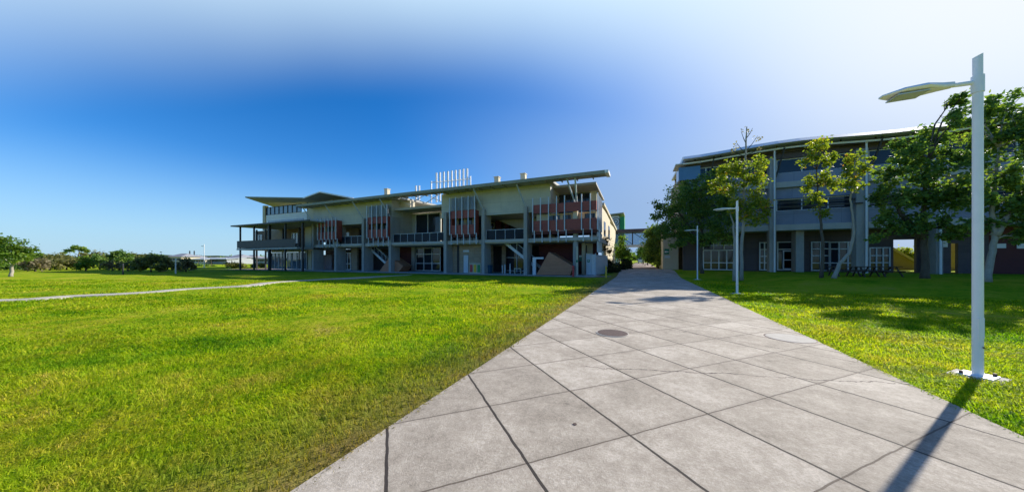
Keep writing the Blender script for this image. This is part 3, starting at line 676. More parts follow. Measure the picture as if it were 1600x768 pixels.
# wavy roof
rn = 26; top = []
def rz(x): return 13.30+.20*math.sin((x-9)*.36)+.012*(x-5)
rv = MB()
xs = np.linspace(rx0-.2, rx1, rn)
for x in xs:
    for (y, dz) in ((38.75,.14),(53,1.1),(53,.85),(38.0,-.34)): rv.v.append((x, y, rz(x)+dz))
for i in range(rn-1):
    a = i*4
    for q in ((0,1,5,4),(1,2,6,5),(2,3,7,6),(3,0,4,7)): rv.f.append([a+k for k in q]); rv.m.append(0)
rv.f.append([0,1,2,3]); rv.m.append(0); rv.f.append([a+4,a+5,a+6,a+7]); rv.m.append(0)
rro = rp(rv, 'roof', 'rooft')
q = MB()
for i in range(rn-1): q.bar((xs[i],38.9,rz(xs[i])-.62),(xs[i+1],38.9,rz(xs[i+1])-.62),.10,.16)
rp(q, 'gutter', 'white', rro)
q = MB()
for x in np.arange(rx0+1, rx1, 2.4): q.bar((x,38.9,rz(x)-.5),(x,38.9,rz(x)-.3),.08,.08)
rp(q, 'roof_bracket', 'darksteel', rro)
for px in (1096, 1282, 1283.5):
    pass
for px, dx in ((1213,.5),(1362,.5),(1108,.4)):
    x = X(px,39.3); rp(MB().bar((x,39.4,10.2),(x+dx,38.8,13.0),.12,.12), 'roof_strut', 'darksteel')
# floors, spandrels, strip windows
rp(MB().box(rx0+.1, rx1, 39.45, 52, 4.72, 5.32), 'floor_slab', 'slabc')
rp(MB().box(rx0+.1, rx1, 39.45, 52, 9.12, 9.68), 'floor_slab', 'slabc')
rp(MB().box(rx0+.1, rx1, 39.6, 52, 12.75, 13.0), 'ceiling', 'brownw')
rp(MB().box(rx0+.25, rx1, 39.75, 39.95, 5.325, 6.75), 'spandrel', 'slate')
rp(MB().box(rx0+.25, rx1, 39.75, 39.95, 9.685, 10.65), 'spandrel', 'slate')
rp(MB().box(rx0+.25, rx1, 39.85, 40.1, 8.0, 9.115), 'spandrel', 'slate')
rp(MB().box(rx0+.25, rx1, 39.85, 40.1, 12.15, 12.745), 'spandrel', 'brownw')
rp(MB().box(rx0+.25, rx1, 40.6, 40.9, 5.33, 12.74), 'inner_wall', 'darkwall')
ends = [(rx0+.3, X(1203,YR)), (X(1214,YR), X(1338,YR)), (X(1358,YR), X(1462,YR)), (X(1475,YR), rx1-.3)]
for a, b_ in ends:
    n = max(2, round((b_-a)/2.1))
    glazing('strip_window', a, b_, 6.76, 7.99, 40.1, n, (6.8,7.95), RB, 'white', 'glass', .08)
    glazing('strip_window', a, b_, 10.66, 12.14, 40.1, n, (10.7,12.1), RB, 'white', 'glass', .08)
    rp(MB().box(a, b_, 39.3, 39.45, 7.45, 7.57).box(a, b_, 39.0, 39.15, 7.0, 7.1), 'sunshade', 'timber')
# paired full height piers with downpipes
for a, b_ in ((1202.5,1213),(1338,1357.5),(1463,1474)):
    p = rp(MB().box(X(a,39.2), X(b_,39.2), 39.2, 40.0, BZ-.2, 12.2 if a < 1460 else 4.7), 'pier', 'concrete', bevel=.03)
    x = X(b_,39)-.12; rp(MB().tube([(x,39.08,BZ-.1),(x,39.08,12.9)],[.075,.075],10), 'downpipe', 'white', p)
rp(MB().box(X(1245,YR),X(1258,YR),40.2,41.3,BZ-.1,4.715), 'pier', 'concrete', bevel=.03)
# ground floor: dark wall with openings
YG = 42.0
def solid(a, b_, z0=BZ-.1, z1=4.715, mat='brownw', y=YG): rp(MB().box(X(a,y), X(b_,y), y, y+.3, z0, z1), 'ground_wall', mat)
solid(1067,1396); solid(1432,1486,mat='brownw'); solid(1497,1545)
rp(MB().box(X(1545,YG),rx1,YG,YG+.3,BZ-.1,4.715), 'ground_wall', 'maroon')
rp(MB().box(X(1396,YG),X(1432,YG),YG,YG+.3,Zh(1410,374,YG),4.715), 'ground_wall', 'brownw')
rp(MB().box(X(1486,YG),X(1497,YG),YG,YG+.3,Zh(1490,380,YG),4.715), 'ground_wall', 'brownw')
def gw(a, b_, t, bo, cols, rows, mat='white', gm='glass', name='window', fw=.1):
    y = YG-.12; z0, z1 = max(BZ+.02, Zh((a+b_)/2, bo, y)), Zh((a+b_)/2, t, y)
    glazing(name, X(a,y), X(b_,y), z0, z1, y, cols, [z0+(z1-z0)*r for r in rows], RB, mat, gm, fw)
gw(1099,1148,377,389,3,(.5,), 'white')
gw(1099,1148,390,421.5,4,(.02,.36,.98), 'white')
gw(1187,1202,378,422,2,(.02,.27,.5,.74,.98), 'white')
gw(1215,1241,377,422,1,(.02,.73,.98), 'white', name='glazed_door'); gw(1224,1240,391,420.5,1,(.03,.5,.97), 'white','glassb', name='glazed_door')
gw(1268,1296,377,423,2,(.02,.27,.52,.75,.98), 'steel'); gw(1297,1339,377,423,3,(.02,.27,.75,.98), 'steel')
gw(1359,1390,386,423,3,(.02,.35,.65,.98), 'steel')
rp(MB().box(X(1451,41),X(1465,41),40.8,41.5,BZ-.1,4.715), 'pier', 'concrete')
rp(MB().box(X(1467,YG),X(1480,YG),YG-.06,YG-.004,2.9,3.5), 'wall_sign', 'white')
rp(MB().box(X(1551,YG),X(1571,YG),YG-.06,YG-.004,2.75,3.15), 'wall_sign', 'white')
rp(MB().box(X(1588,YG),X(1606,YG),YG-.06,YG-.004,2.7,3.3), 'wall_sign', 'white')
# stepped cream corner block next to the walk
cx0, cx1 = X(1036,44), X(1060,44)
rp(MB().box(X(1060,46)+.02, X(1077,46), 46, 46.3, BZ-.1, 4.7), 'recess_wall', 'brownw')
rp(MB().box(cx0, cx1, 44, 45.9, BZ-.1, 4.6), 'corner_block', 'creamw', label='cream rendered ground floor block at the walk')
rp(MB().box(cx0+.01, cx0+.3, 45.91, 58, BZ-.1, 6.8), 'corner_block', 'creamw')
rp(MB().box(rx0-.35, rx0+.2, 40.4, 52, 4.6, 12.0), 'end_wall', 'beigew')
rp(MB().box(X(1078,42),X(1086,42),42.4,43,BZ-.1,4.7), 'pier', 'slabc')
gb = rp(MB().box(rx0-.55, rx0+1.6, 39.5, 42, 10.8, 12.3), 'glazed_corner', 'glassb', label='pale blue glazed corner under the roof')
rp(MB().slab([(rx0-.9,39.1,12.62),(rx0+1.7,39.1,12.62),(rx0+1.7,42.5,12.75),(rx0-.9,42.5,12.75)], .1), 'corner_roof', 'rooft', gb)
ys_ = 43.9
sg = rp(MB().box(X(1038,ys_),X(1045.5,ys_),ys_,ys_+.07,Zh(1041,397,ys_),Zh(1041,388.5,ys_)), 'sign_panel', 'signg', label='green sign with a white arrow on the cream block')
xa = X(1041.7,ys_); za = Zh(1041,393,ys_)
rp(MB().prism([(xa-.05,za-.08),(xa+.2,za-.08),(xa+.2,za+.06),(xa-.05,za+.06),(xa-.05,za+.17),(xa-.27,za-.01),(xa-.05,za-.19)], ys_-.03, ys_-.004), 'arrow', 'white', sg)
rp(MB().box(X(1038.5,ys_),X(1047,ys_),ys_+.01,ys_+.07,Zh(1041,403,ys_),Zh(1041,399,ys_)), 'sign_panel', 'door')
rp(MB().box(rx0+.2, rx1, 52.01, 52.4, 4.72, 14.0), 'back_wall', 'brownw')

# ramp and planting seen through the passage
y = 54.0
t = thing('ramp', 'tan rendered ramp wall with pale coping seen through the passage', 'ramp', (X(1415,y),y,BZ))
part(MB().prism([(X(1385,y),BZ-.1),(X(1440,y),BZ-.1),(X(1440,y),Zh(1440,416,y)),(X(1385,y),Zh(1385,385,y))], y, y+3), 'ramp_wall', 'tan', t)
part(MB().bar((X(1385,y),y,Zh(1385,384,y)+.1),(X(1440,y),y,Zh(1440,415,y)+.1),.4,.22), 'coping', 'creamw', t)
part(MB().box(X(1484,y),X(1500,y),y,y+.3,BZ-.1,3.8), 'end_panel', 'tan', t)

# ------------------------------------------------------------------ bridge, tower, far end of the walk
y = 66.0
t = thing('footbridge', 'covered glass sided footbridge spanning the far end of the walk', 'bridge', (0,y,0))
bx0, bx1 = -8.5, 5.0
z0, z1 = Zh(985,384,y), Zh(985,358,y)
part(MB().box(bx0,bx1,y,y+3,z0-.15,z0+.25), 'bridge_deck', 'steel', t)
part(MB().box(bx0,bx1,y-.6,y+3.4,z1-.6,z1), 'bridge_roof', 'brownw', t)
part(MB().box(bx0,bx1,y+.1,y+.14,z0+.26,z1-.56), 'glass_side', 'clear', t)
tr = MB()
for k in range(5):
    x = bx0+(bx1-bx0)*k/4; tr.box(x-.1,x+.1,y-.02,y+.09,z0+.26,z1-.56)
    if k < 4: tr.bar((x,y+.03,z1-.6),(x+(bx1-bx0)/4,y+.03,z0+.3),.14,.1)
part(tr, 'truss', 'darksteel', t)
y = 84.0
t = thing('stair_tower', 'pale tower with a round window and bright green fin beyond the footbridge', 'tower', (X(965,y),y,0))
part(MB().box(X(940,y),X(967,y),y,y+5,0,Zh(960,337,y)), 'tower_wall', 'door', t)
part(MB().box(X(968,y)+.05,X(975.5,y),y+.3,y+4,4,Zh(970,338,y)), 'green_fin', 'green', t)
part(MB().slab([(X(936,y),y-1,Zh(955,336,y)),(X(975,y),y-1,Zh(955,333.5,y)),(X(975,y),y+6,Zh(955,333.5,y)),(X(936,y),y+6,Zh(955,336,y))],.3), 'tower_roof', 'edge', t)
ring = MB(); cx, cz = X(962,y), Zh(962,346,y)
for r in (1.0, .45):
    pts = [(cx+r*math.cos(a), y-.06, cz+r*math.sin(a)) for a in np.linspace(0, 2*math.pi, 25)]
    ring.tube(pts, [.07]*25, 6)
part(ring, 'round_window', 'darksteel', t, smooth=True)
# white van parked at the end of the walk
y = 120.0; x0 = X(996.5,y); gzv = .5
t = thing('delivery_van', 'small white van parked at the far end of the walk', 'van', (x0+1,y,gzv))
part(MB().box(x0,x0+2.2,y,y+4.6,gzv+.35,gzv+1.3).quadset([(x0+.04,y+.1,gzv+1.304),(x0+2.16,y+.1,gzv+1.304),(x0+2.16,y+3.6,gzv+1.304),(x0+.04,y+3.6,gzv+1.304),(x0+.2,y+.3,gzv+2.2),(x0+2.0,y+.3,gzv+2.2),(x0+2.0,y+3.0,gzv+2.2),(x0+.2,y+3.0,gzv+2.2)],[(0,3,2,1),(4,5,6,7),(0,1,5,4),(1,2,6,5),(2,3,7,6),(3,0,4,7)]), 'body', 'white', t, bevel=.05)
part(MB().quadset([(x0+.25,y+.12,gzv+1.4),(x0+1.95,y+.12,gzv+1.4),(x0+1.85,y+.25,gzv+2.0),(x0+.35,y+.25,gzv+2.0),(x0+.25,y+.08,gzv+1.4),(x0+1.95,y+.08,gzv+1.4),(x0+1.85,y+.2,gzv+2.0),(x0+.35,y+.2,gzv+2.0)],[(0,1,2,3),(7,6,5,4),(0,4,5,1),(1,5,6,2),(2,6,7,3),(3,7,4,0)]), 'rear_window', 'glass', t)
for dx in (.12,1.82):
    for dy in (.8,3.7): part(MB().tube([(x0+dx,y+dy,gzv+.36),(x0+dx+.26,y+dy,gzv+.36)],[.36,.36],14), 'wheel', 'darksteel', t)
for dx in (.06,1.94): part(MB().box(x0+dx,x0+dx+.2,y-.03,y-.004,gzv+.8,gzv+1.15), 'tail_light', 'redp', t)

# ------------------------------------------------------------------ street lamps
def lamp():
    t = thing('street_lamp', 'tall white street lamp nearest the camera with flat head', 'street lamp', (0,0,0), 'white street lamps along the walk')
    R = .052
    part(MB().tube([(0,0,.0),(0,0,4.17)],[R,R*.93],28), 'pole', 'lamp', t, smooth=False)
    part(MB().tube([(0,0,4.172),(0,0,4.42)],[.060,.060],28), 'collar', 'lamp', t)
    m_ = MB(); n = 24; o = 0
    for k in range(n):
        a = 2*math.pi*k/n; m_.v.append((.046*math.cos(a),.046*math.sin(a),4.42))
    for k in range(n):
        a = 2*math.pi*k/n; m_.v.append((.046*math.cos(a),.046*math.sin(a),4.72+.5*.046*math.cos(a)))
    for k in range(n): m_.f.append([k,(k+1)%n,n+(k+1)%n,n+k]); m_.m.append(0)
    m_.f.append([n+k for k in range(n)]); m_.m.append(0)
    part(m_, 'spigot', 'lamp', t)
    part(MB().box(-.03,.03,-R-.006,-R+.02,.55,.85), 'access_hatch', 'lamp', t, bevel=.004)
    part(MB().tube([(.02,-R-.004,.42),(.02,-R-.012,.42)],[.012,.012],8), 'earth_bolt', 'iron', t)
    # flat tapering luminaire reaching over the walk (towards -x)
    part(MB().tube([(-.03,0,4.33),(-.27,0,4.335)],[.032,.030],14), 'arm', 'lamp', t)
    st = [(-.25,.05,.04),(-.38,.085,.045),(-.60,.21,.045),(-.84,.20,.035),(-1.03,.05,.016)]
    h_ = MB()
    for (x, w, th) in st:
        z = 4.335+(-x-.25)*-.02
        for yy, zz in ((-w,0),(-w*.8,th),(w*.8,th),(w,0),(w*.85,-th*.6),(-w*.85,-th*.6)): h_.v.append((x,yy,z+zz))
    for i in range(len(st)-1):
        for k in range(6): h_.f.append([i*6+k,i*6+(k+1)%6,(i+1)*6+(k+1)%6,(i+1)*6+k]); h_.m.append(0)
    h_.f.append(list(range(6))); h_.m.append(0); h_.f.append([24+k for k in range(6)]); h_.m.append(0)
    hd = part(h_, 'lamp_head', 'lamp', t)
    part(MB().prism([(-.90,4.281),(-.56,4.290),(-.56,4.272),(-.90,4.264)], -.14, .14), 'lens', 'steel', hd)
    # base plate and footing, turned 45 degrees
    bp_ = MB(); r = .22
    bp_.quadset([(r,0,-.014),(0,r,-.014),(-r,0,-.014),(0,-r,-.014),(r,0,.006),(0,r,.006),(-r,0,.006),(0,-r,.006)],[(3,2,1,0),(4,5,6,7),(0,1,5,4),(1,2,6,5),(2,3,7,6),(3,0,4,7)])
    bpo = part(bp_, 'base_plate', 'lamp', t)
    for a in range(2):
        x, y = .165*math.cos(a*math.pi), 0
        part(MB().tube([(x,y,.006),(x,y,.045)],[.022,.018],8), 'bolt', 'iron', bpo)
    r = .33
    part(MB().quadset([(r,0,-.1),(0,r,-.1),(-r,0,-.1),(0,-r,-.1),(r,0,-.016),(0,r,-.016),(-r,0,-.016),(0,-r,-.016)],[(3,2,1,0),(4,5,6,7),(0,1,5,4),(1,2,6,5),(2,3,7,6),(3,0,4,7)]), 'footing', 'pad', t)
    return t
L0 = lamp(); L0.location = (4.57, 6.84, 0)
for k, (x, y, lab) in enumerate(((4.47,18.75,'white street lamp, the middle one of the three beside the walk'),(4.5,31.0,'white street lamp farthest along the walk, beside the shaded dark tree'))):
    n = dup(L0); n.location = (x, y, gz(x,y)); n['label'] = lab
n = dup(L0); x, y = D(319, 62); n.location = (x, y, .2); n['label'] = 'white street lamp far across the lawn near the houses'; del n['group']
# covers
for px, py, r, lab in ((957,521,.36,'round brown iron cover set in the walk'),(1240,529,.44,'faint round cover at the grass edge of the walk')):
    x, y = G(px, py); x = min(x, PR-.42) if px > 1000 else x
    t = thing('manhole_cover', lab, 'manhole cover', (x,y,.012))
    mt_ = 'iron' if px < 1000 else 'pad'
    zr_ = .024 if px < 1000 else .014
    part(MB().tube([(x,y,-.02),(x,y,zr_)],[r,r],40), 'rim', 'pad' if px < 1000 else 'iron', t)
    part(MB().tube([(x,y,zr_+.0005),(x,y,zr_+.004)],[r*.93,r*.92],40), 'lid', mt_, t)
x, y = G(898,664); t = MB().tube([(x,y,0),(x,y,.018)],[.022,.02],14).build('drain_cap','iron'); tag(t, 'tiny dark cap set in the near paving', 'drain cap')
# ------------------------------------------------------------------ trees and shrubs
def leaves(name, clumps, mat, parent, off, leaf, per_m2, sprig=.27, flat=.75, ltint=None):
    leaf *= 1.12; per_m2 *= 2.3
    V = []; T = []
    for (cx, cy, cz, rx, ry, rz_) in clumps:
        rm = (rx*ry*rz_)**(1/3); ns = max(6, int(11*rm**1.6)+6)
        u = rng.normal(size=(ns,3)); u /= np.linalg.norm(u, axis=1)[:,None]
        rad = .90*rng.random(ns)**.42
        sc = np.array((rx, ry, rz_)); cen = np.array((cx,cy,cz))+u*rad[:,None]*sc
        n = max(20, int(per_m2*rm*rm)); k = rng.integers(0, ns, n)
        p = cen[k]+rng.normal(size=(n,3))*sc*sprig*(.5+.8*rng.random(ns))[k][:,None]*np.array((1,1,flat))
        d = rng.normal(size=(n,3)); d[:,2] = d[:,2]*.6-.35; d /= np.linalg.norm(d, axis=1)[:,None]
        w = np.cross(d, rng.normal(size=(n,3))); w /= np.linalg.norm(w, axis=1)[:,None]
        L = leaf*(.6+.8*rng.random(n)); a = d*L[:,None]; b = w*(L*.34)[:,None]
        V.append(np.stack([p, p+a*.45+b, p+a, p+a*.45-b], 1))
        stint = rng.normal(.48, .16, ns)[k]
        t = np.clip(stint+rng.normal(0, .14, n), 0, 1); T.append(np.repeat(t, 4))
    V = np.concatenate(V).reshape(-1,3); T = np.concatenate(T); n = len(V)//4
    return rawmesh(name, V, np.arange(n*4), 4, mat, T, parent, off)
def tree(name, label, cat, base, trunks, clumps, mat, leaf=.16, dens=420, bark='barkp', r0=.14, group=None, limbs=True, sprig=.27, crown='crown'):
    t = thing(name, label, cat, base, group)
    tb = MB()
    heads = []
    for tr_ in trunks:
        pts = [Vector(p) for p in tr_]; q = []
        for i in range(len(pts)-1):
            for k in range(4):
                f_ = k/4; p = pts[i].lerp(pts[i+1], f_); q.append(p+Vector((random.uniform(-.03,.03),random.uniform(-.03,.03),0)))
        q.append(pts[-1]); n = len(q)
        tb.tube(q, [r0*(1.25 if i == 0 else 1)*(1-.72*i/(n-1)) for i in range(n)], 8); heads.append(q)
    if limbs:
        for (cx, cy, cz, rx, ry, rz_) in clumps:
            c = Vector((cx,cy,cz)); best = min((p for q in heads for p in q[len(q)//3:]), key=lambda p: (p-c).length+max(0, p.z-c.z)*2)
            mid = best.lerp(c, .5)+Vector((random.uniform(-.2,.2),random.uniform(-.2,.2),.12*(c-best).length))
            rr = r0*.34
            tb.tube([best, best.lerp(mid,.5), mid, mid.lerp(c,.55), c], [rr, rr*.85, rr*.65, rr*.45, rr*.25], 6)
            for _ in range(4):
                e = c+Vector((random.uniform(-1,1)*rx*.9,random.uniform(-1,1)*ry*.9,random.uniform(-.3,.9)*rz_)); st = mid.lerp(c, random.uniform(.2,1))
                tb.tube([st, st.lerp(e,.5)+Vector((0,0,.05)), e], [rr*.35, rr*.25, rr*.1], 4)
    part(tb, 'trunk', bark, t, smooth=True)
    leaves(crown, clumps, mat, t, base, leaf, dens, sprig)
    return t
def CL(lst, y, sx=1.0):
    """clumps given as survey readings: sight x, height reading, half width, half height [, offset behind plane]"""
    o = []
    for e in lst:
        px, py, rx, rz_ = e[:4]; yy = y+(e[4] if len(e) > 4 else random.uniform(-.7,.7)); k = dep(px, yy)/F
        st = math.hypot(1, (px-800)/F)
        o.append((X(px,yy), yy, Zh(px,py,yy), rx*k*sx/st, (rx+rz_)/2*k*.9, rz_*k))
    return o
def TP(lst, y): return [(X(a,y+(e[0] if e else 0)), y+(e[0] if e else 0), Zh(a,b,y+(e[0] if e else 0))) for a, b, *e in lst]
def onground(px, y): x = X(px,y); return (x, y, gz(x,y)-.05)
# big dark tree in front of the corner of the slate building
y = 36.5; b0 = onground(1097, y)
tree('broadleaf_tree', 'large dense dark green tree shading the cream corner block', 'tree', b0,
     [[b0]+TP([(1094,395),(1098,365),(1090,335),(1094,300)], y), [TP([(1096,385)],y)[0]]+TP([(1075,350),(1055,325)], y)],
     CL([(1095,292,26,22),(1062,312,24,24),(1040,330,18,20),(1125,305,24,22),(1090,330,28,22),(1052,352,24,22),(1112,345,26,22),(1078,365,26,18),(1035,362,14,16),(1140,335,22,24),(1060,378,16,12),(1105,372,22,14),(1140,368,18,16),(1075,290,18,14),(1120,270,16,14),(1028,318,9,9),(1022,338,7,7)], y),
     'leafd', .17, 400, 'barkd', .17, sprig=.21)
# tall slender tree with a sparse tip
y = 29.5; b0 = onground(1159, y)
tree('slender_tree', 'tall slender yellow-green tree with a bare twiggy tip above the roof', 'tree', b0,
     [[b0]+TP([(1158,380),(1163,345),(1162,300),(1164,255),(1166,215),(1167,198)], y), [onground(1148,y)]+TP([(1148,380),(1146,350),(1138,325)], y)],
     CL([(1150,262,26,16),(1186,258,15,17),(1128,272,16,16),(1172,282,20,14),(1142,292,20,16),(1180,308,16,22),(1165,330,14,18),(1196,330,11,20),(1150,318,14,16),(1115,290,12,12),(1180,345,12,12),(1190,282,12,10)], y),
     'leafy', .17, 330, 'barkp', .13)
y0 = y
# twiggy tip: a few leaves on bare twigs, kept as a second spray on the same tree
tt = bpy.data.objects['slender_tree']
leaves('tip_leaves', CL([(1166,206,9,8,0),(1150,228,6,7,0),(1182,216,7,7,0),(1143,237,5,5,0),(1188,232,5,5,0)], y), 'leafg', tt, b0, .14, 60, .4)
tw = MB()
for a in ((1166,240,1150,222),(1166,235,1184,212),(1166,225,1158,205),(1166,245,1143,234),(1166,242,1190,230),(1167,215,1176,200)):
    p0, p1 = TP([(a[0],a[1])],y)[0], TP([(a[2],a[3])],y)[0]; m0 = tuple((u+v)/2 for u, v in zip(p0,p1)); tw.tube([p0,(m0[0],m0[1],m0[2]-.08),p1],[.035,.025,.012],5)
part(tw, 'twigs', 'barkd', tt)
# two light trees before the middle bays
y = 28.0; b0 = onground(1284, y)
tree('slender_tree', 'slim straight tree with lime crown, left of the curved trunk', 'tree', b0,
     [[b0]+TP([(1286,385),(1282,340),(1278,300),(1276,265)], y)],
     CL([(1276,230,20,16),(1264,252,15,14),(1290,250,18,16),(1280,275,20,14),(1262,290,12,12),(1270,310,14,14),(1296,285,14,16),(1284,330,14,14)], y, ), 'leafy', .16, 340, 'barkd', .11)
b0 = onground(1303, 27.6); y = 27.6
tree('slender_tree', 'leaning tree with curved pale trunk and small lime crown', 'tree', b0,
     [[b0]+TP([(1312,412),(1327,395),(1334,370),(1333,340),(1328,312),(1336,280)], y)],
     CL([(1336,247,16,14),(1322,268,16,14),(1350,262,14,14),(1338,285,16,12),(1318,290,12,10),(1360,248,8,6)], y), 'leafy', .16, 330, 'barkp', .13)
# large trees at the right
y = 29.0; b0 = onground(1446, y)
tree('broadleaf_tree', 'very large dark tree with olive top covering the right half of the slate facade', 'tree', b0,
     [[b0]+TP([(1445,395),(1442,350),(1444,300),(1450,250)], y), TP([(1444,370),(1412,340),(1398,315)], y)],
     CL([(1420,240,30,22),(1460,215,30,22),(1495,185,22,20),(1390,270,24,22),(1440,270,34,26),(1490,240,30,30),(1375,305,18,22),(1410,310,30,24),(1460,310,34,26),(1500,300,26,30),(1385,345,24,20),(1430,350,32,22),(1480,355,32,22),(1370,370,12,12),(1500,155,16,12),(1400,225,12,10),(1485,160,10,8)], y),
     'leafd', .18, 470, 'barkd', .2, sprig=.23)
y = 26.5; b0 = onground(1541, y)
tree('broadleaf_tree', 'tall dark tree with pale forked trunk behind the nearest lamp', 'tree', b0,
     [[b0]+TP([(1548,400),(1555,365),(1550,330),(1556,280),(1560,230)], y), TP([(1554,368),(1580,330),(1590,290)], y)],
     CL([(1540,170,26,20),(1575,165,26,22),(1605,185,26,26),(1530,215,28,28),(1575,220,32,28),(1610,240,28,30),(1525,265,28,28),(1570,275,32,28),(1612,300,28,30),(1530,315,28,24),(1575,325,32,22),(1540,350,26,16),(1605,350,26,20),(1515,345,16,14),(1512,188,12,9),(1590,370,20,10),(1640,220,30,40),(1645,310,30,40),(1680,260,30,50)], y),
     'leafd', .18, 470, 'barkp', .16, sprig=.23)
y = 25.5; b0 = onground(1690, y)
tree('broadleaf_tree', 'dark tree at the outer edge of the shaded lawn beyond the frame', 'tree', b0,
     [[b0]+TP([(1690,380),(1688,320),(1692,260)], y)], CL([(1700,200,40,40),(1740,260,50,50),(1690,290,40,40),(1760,330,50,40)], y), 'leafd', .22, 380, 'barkd', .2)
# hedge-like tree between the walk and the slate building
y = 50.0; b0 = (X(1028,y), y, .45)
tree('evergreen_tree', 'dense evergreen with pale green tip hanging over the far walk', 'tree', b0,
     [[b0]+TP([(1030,390),(1028,365)], y)], CL([(1024,360,16,12),(1036,378,18,16),(1018,384,14,16),(1030,400,18,14),(1042,402,12,14),(1016,404,10,10),(1014,366,7,7)], y), 'leafd', .24, 420, 'barkd', .2)
for i, (px, y, w) in enumerate(((1012,76,12),(1005,96,12),(968,80,14))):
    b0 = (X(px,y), y, .4)
    tree('evergreen_tree', ['green tree beyond the footbridge on the slate building side','small light tree farthest along the walk','leafy tree under the footbridge by the tower'][i], 'tree', b0,
         [[b0]+TP([(px,398),(px+1,385)], y)], CL([(px,388,w*.7,7),(px-4,396,w*.6,7),(px+5,397,w*.6,7)], y), 'leafl' if i else 'leafd', .35, 200, 'barkd', .15)
for i, (px, y, w, hh_) in enumerate(((979,118,9,13),(987,135,8,11),(1003,128,9,13),(1012,112,9,16))):
    b0 = (X(px,y), y, .4)
    tree('evergreen_tree', ['green tree behind the tower side of the footbridge opening','pale green tree behind the white van','green tree to the slate building side of the white van','taller green tree closing the far walk'][i], 'tree', b0,
         [[b0]+TP([(px,402),(px+.5,396)], y)], CL([(px,405-hh_*.55,w*.8,hh_*.5),(px-3,405-hh_*.3,w*.6,hh_*.4),(px+3,405-hh_*.35,w*.6,hh_*.4)], y), 'leafl', .5, 160, 'barkd', .2)
# planting at the end of the long building
y = 40.0; b0 = (X(946,y), y, 0)
tree('sapling', 'small bronze leaved sapling against the sunlit flank wall', 'tree', b0, [[b0]+TP([(946,400),(947,380)], y)], CL([(946,376,9,9),(942,388,6,7),(951,392,6,8)], y), 'leafr', .17, 260, 'barkd', .06)
y = 45.0; b0 = (X(973,y), y, 0)
tree('sapling', 'light green conical young tree beside the walk by the long building', 'tree', b0, [[b0]+TP([(973,395),(973,372)], y)], CL([(973,373,7,8),(971,386,10,9),(974,397,12,9),(966,398,8,8),(980,394,6,9)], y), 'leafl', .17, 340, 'barkd', .08)
for i, (px, y, w, h, lab) in enumerate(((954,37,17,13,'low dark clipped shrub nearest the yellow post'),(970,40,14,16,'dark shrub in the middle of the planting bed'),(979,44,11,18,'taller dark shrub under the light young tree'),(943,36.2,6,6,'small yellowish shrub by the gate'),(951,42,9,16,'purple shaded shrub against the flank wall'))):
    b0 = (X(px,y), y, 0); gpy = HOR+H*F/dep(px,y)
    t = thing('shrub', lab, 'shrub', b0, 'shrubs at the end of the long building')
    leaves('foliage', CL([(px,gpy-h*.75,w*.8,h*.6,0),(px-w*.4,gpy-h*.5,w*.55,h*.5,.4),(px+w*.4,gpy-h*.55,w*.55,h*.5,-.4)], y), 'leafl' if i == 3 else 'leafs', t, b0, .15, 700)
    part(MB().tube([b0,(b0[0],b0[1],.6)],[.05,.03],6), 'stem', 'barkd', t)
y = 58.0
for i, px in enumerate((1404,1415,1426)):
    zc = Zh(px, 392+i*4, y); b0 = (X(px,y), y, BZ); t = thing('shrub', ['light shrub highest on the ramp bank','light shrub in the middle of the ramp bank','light shrub lowest on the ramp bank'][i], 'shrub', b0, 'shrubs on the ramp bank')
    leaves('foliage', [(b0[0],y,zc,.9,.9,.7)], 'leafy', t, b0, .2, 600); part(MB().tube([b0,(b0[0],y,zc)],[.06,.04],6), 'stem', 'barkd', t)
# picnic tables in the shade of the slate building
def table():
    t = thing('picnic_table', 'dark timber picnic table beside the curved pale trunk', 'table', (0,0,0), 'picnic tables under the trees')
    part(MB().box(-.95,.95,-.38,.38,.70,.75), 'tabletop', 'timber', t)
    for sg_ in (-1, 1):
        part(MB().box(-.95,.95,sg_*.72-.14,sg_*.72+.14,.42,.46), 'seat', 'timber', t)
        part(MB().bar((sg_*.7,-.7,0),(sg_*.7,-.2,.69),.08,.06).bar((sg_*.7,.7,0),(sg_*.7,.2,.69),.08,.06).bar((sg_*.7,-.85,.385),(sg_*.7,.85,.385),.06,.06), 'leg', 'timber', t)
    return t
t0 = table()
for i, (px, y, lab) in enumerate(((1322,31,None),(1352,31.5,'dark timber picnic table in front of the double pier'),(1378,32,'dark timber picnic table nearest the passage opening'))):
    n = t0 if i == 0 else dup(t0); x = X(px,y); n.location = (x,y,gz(x,y)-.03); n.rotation_euler = (0,0,.1*i)
    if lab: n['label'] = lab
# ---- far side of the lawn
def far_tree(px, Zd, base_z, crown, mat, lab, name='bush', cat='bush', leaf=.3, dens=300, trunk=None, bark='barkd', r0=.1, sprig=.27):
    x, y = D(px, Zd); k = Zd/F; st = math.hypot(1,(px-800)/F)
    cl = []
    for (qx, qy, rx, rz_) in crown:
        Zq = Zd+random.uniform(-1,1); cx, cy = D(qx, Zq); cl.append((cx, cy, H+(HOR-qy)*Zq/F, rx*k/st*1.05, (rx+rz_)/2*k*.8, rz_*k))
    b0 = (x, y, base_z)
    tp = [b0]+[(*D(a,Zd), H+(HOR-b_)*k) for a, b_ in (trunk or [(px, 405)])]
    return tree(name, lab, cat, b0, [tp], cl, mat, leaf, dens, bark, r0, sprig=sprig)
far_tree(17, 31, -.1, [(22,385,20,12),(5,392,18,16),(36,396,16,12),(-12,385,20,20),(25,402,18,10),(50,388,8,6),(-10,405,16,12),(8,374,10,5)], 'leafl', 'light green round tree with pale trunk at the lawn edge', 'broadleaf_tree', 'tree', .2, 420, [(19,415),(23,405),(22,390)], 'barkp', .14)
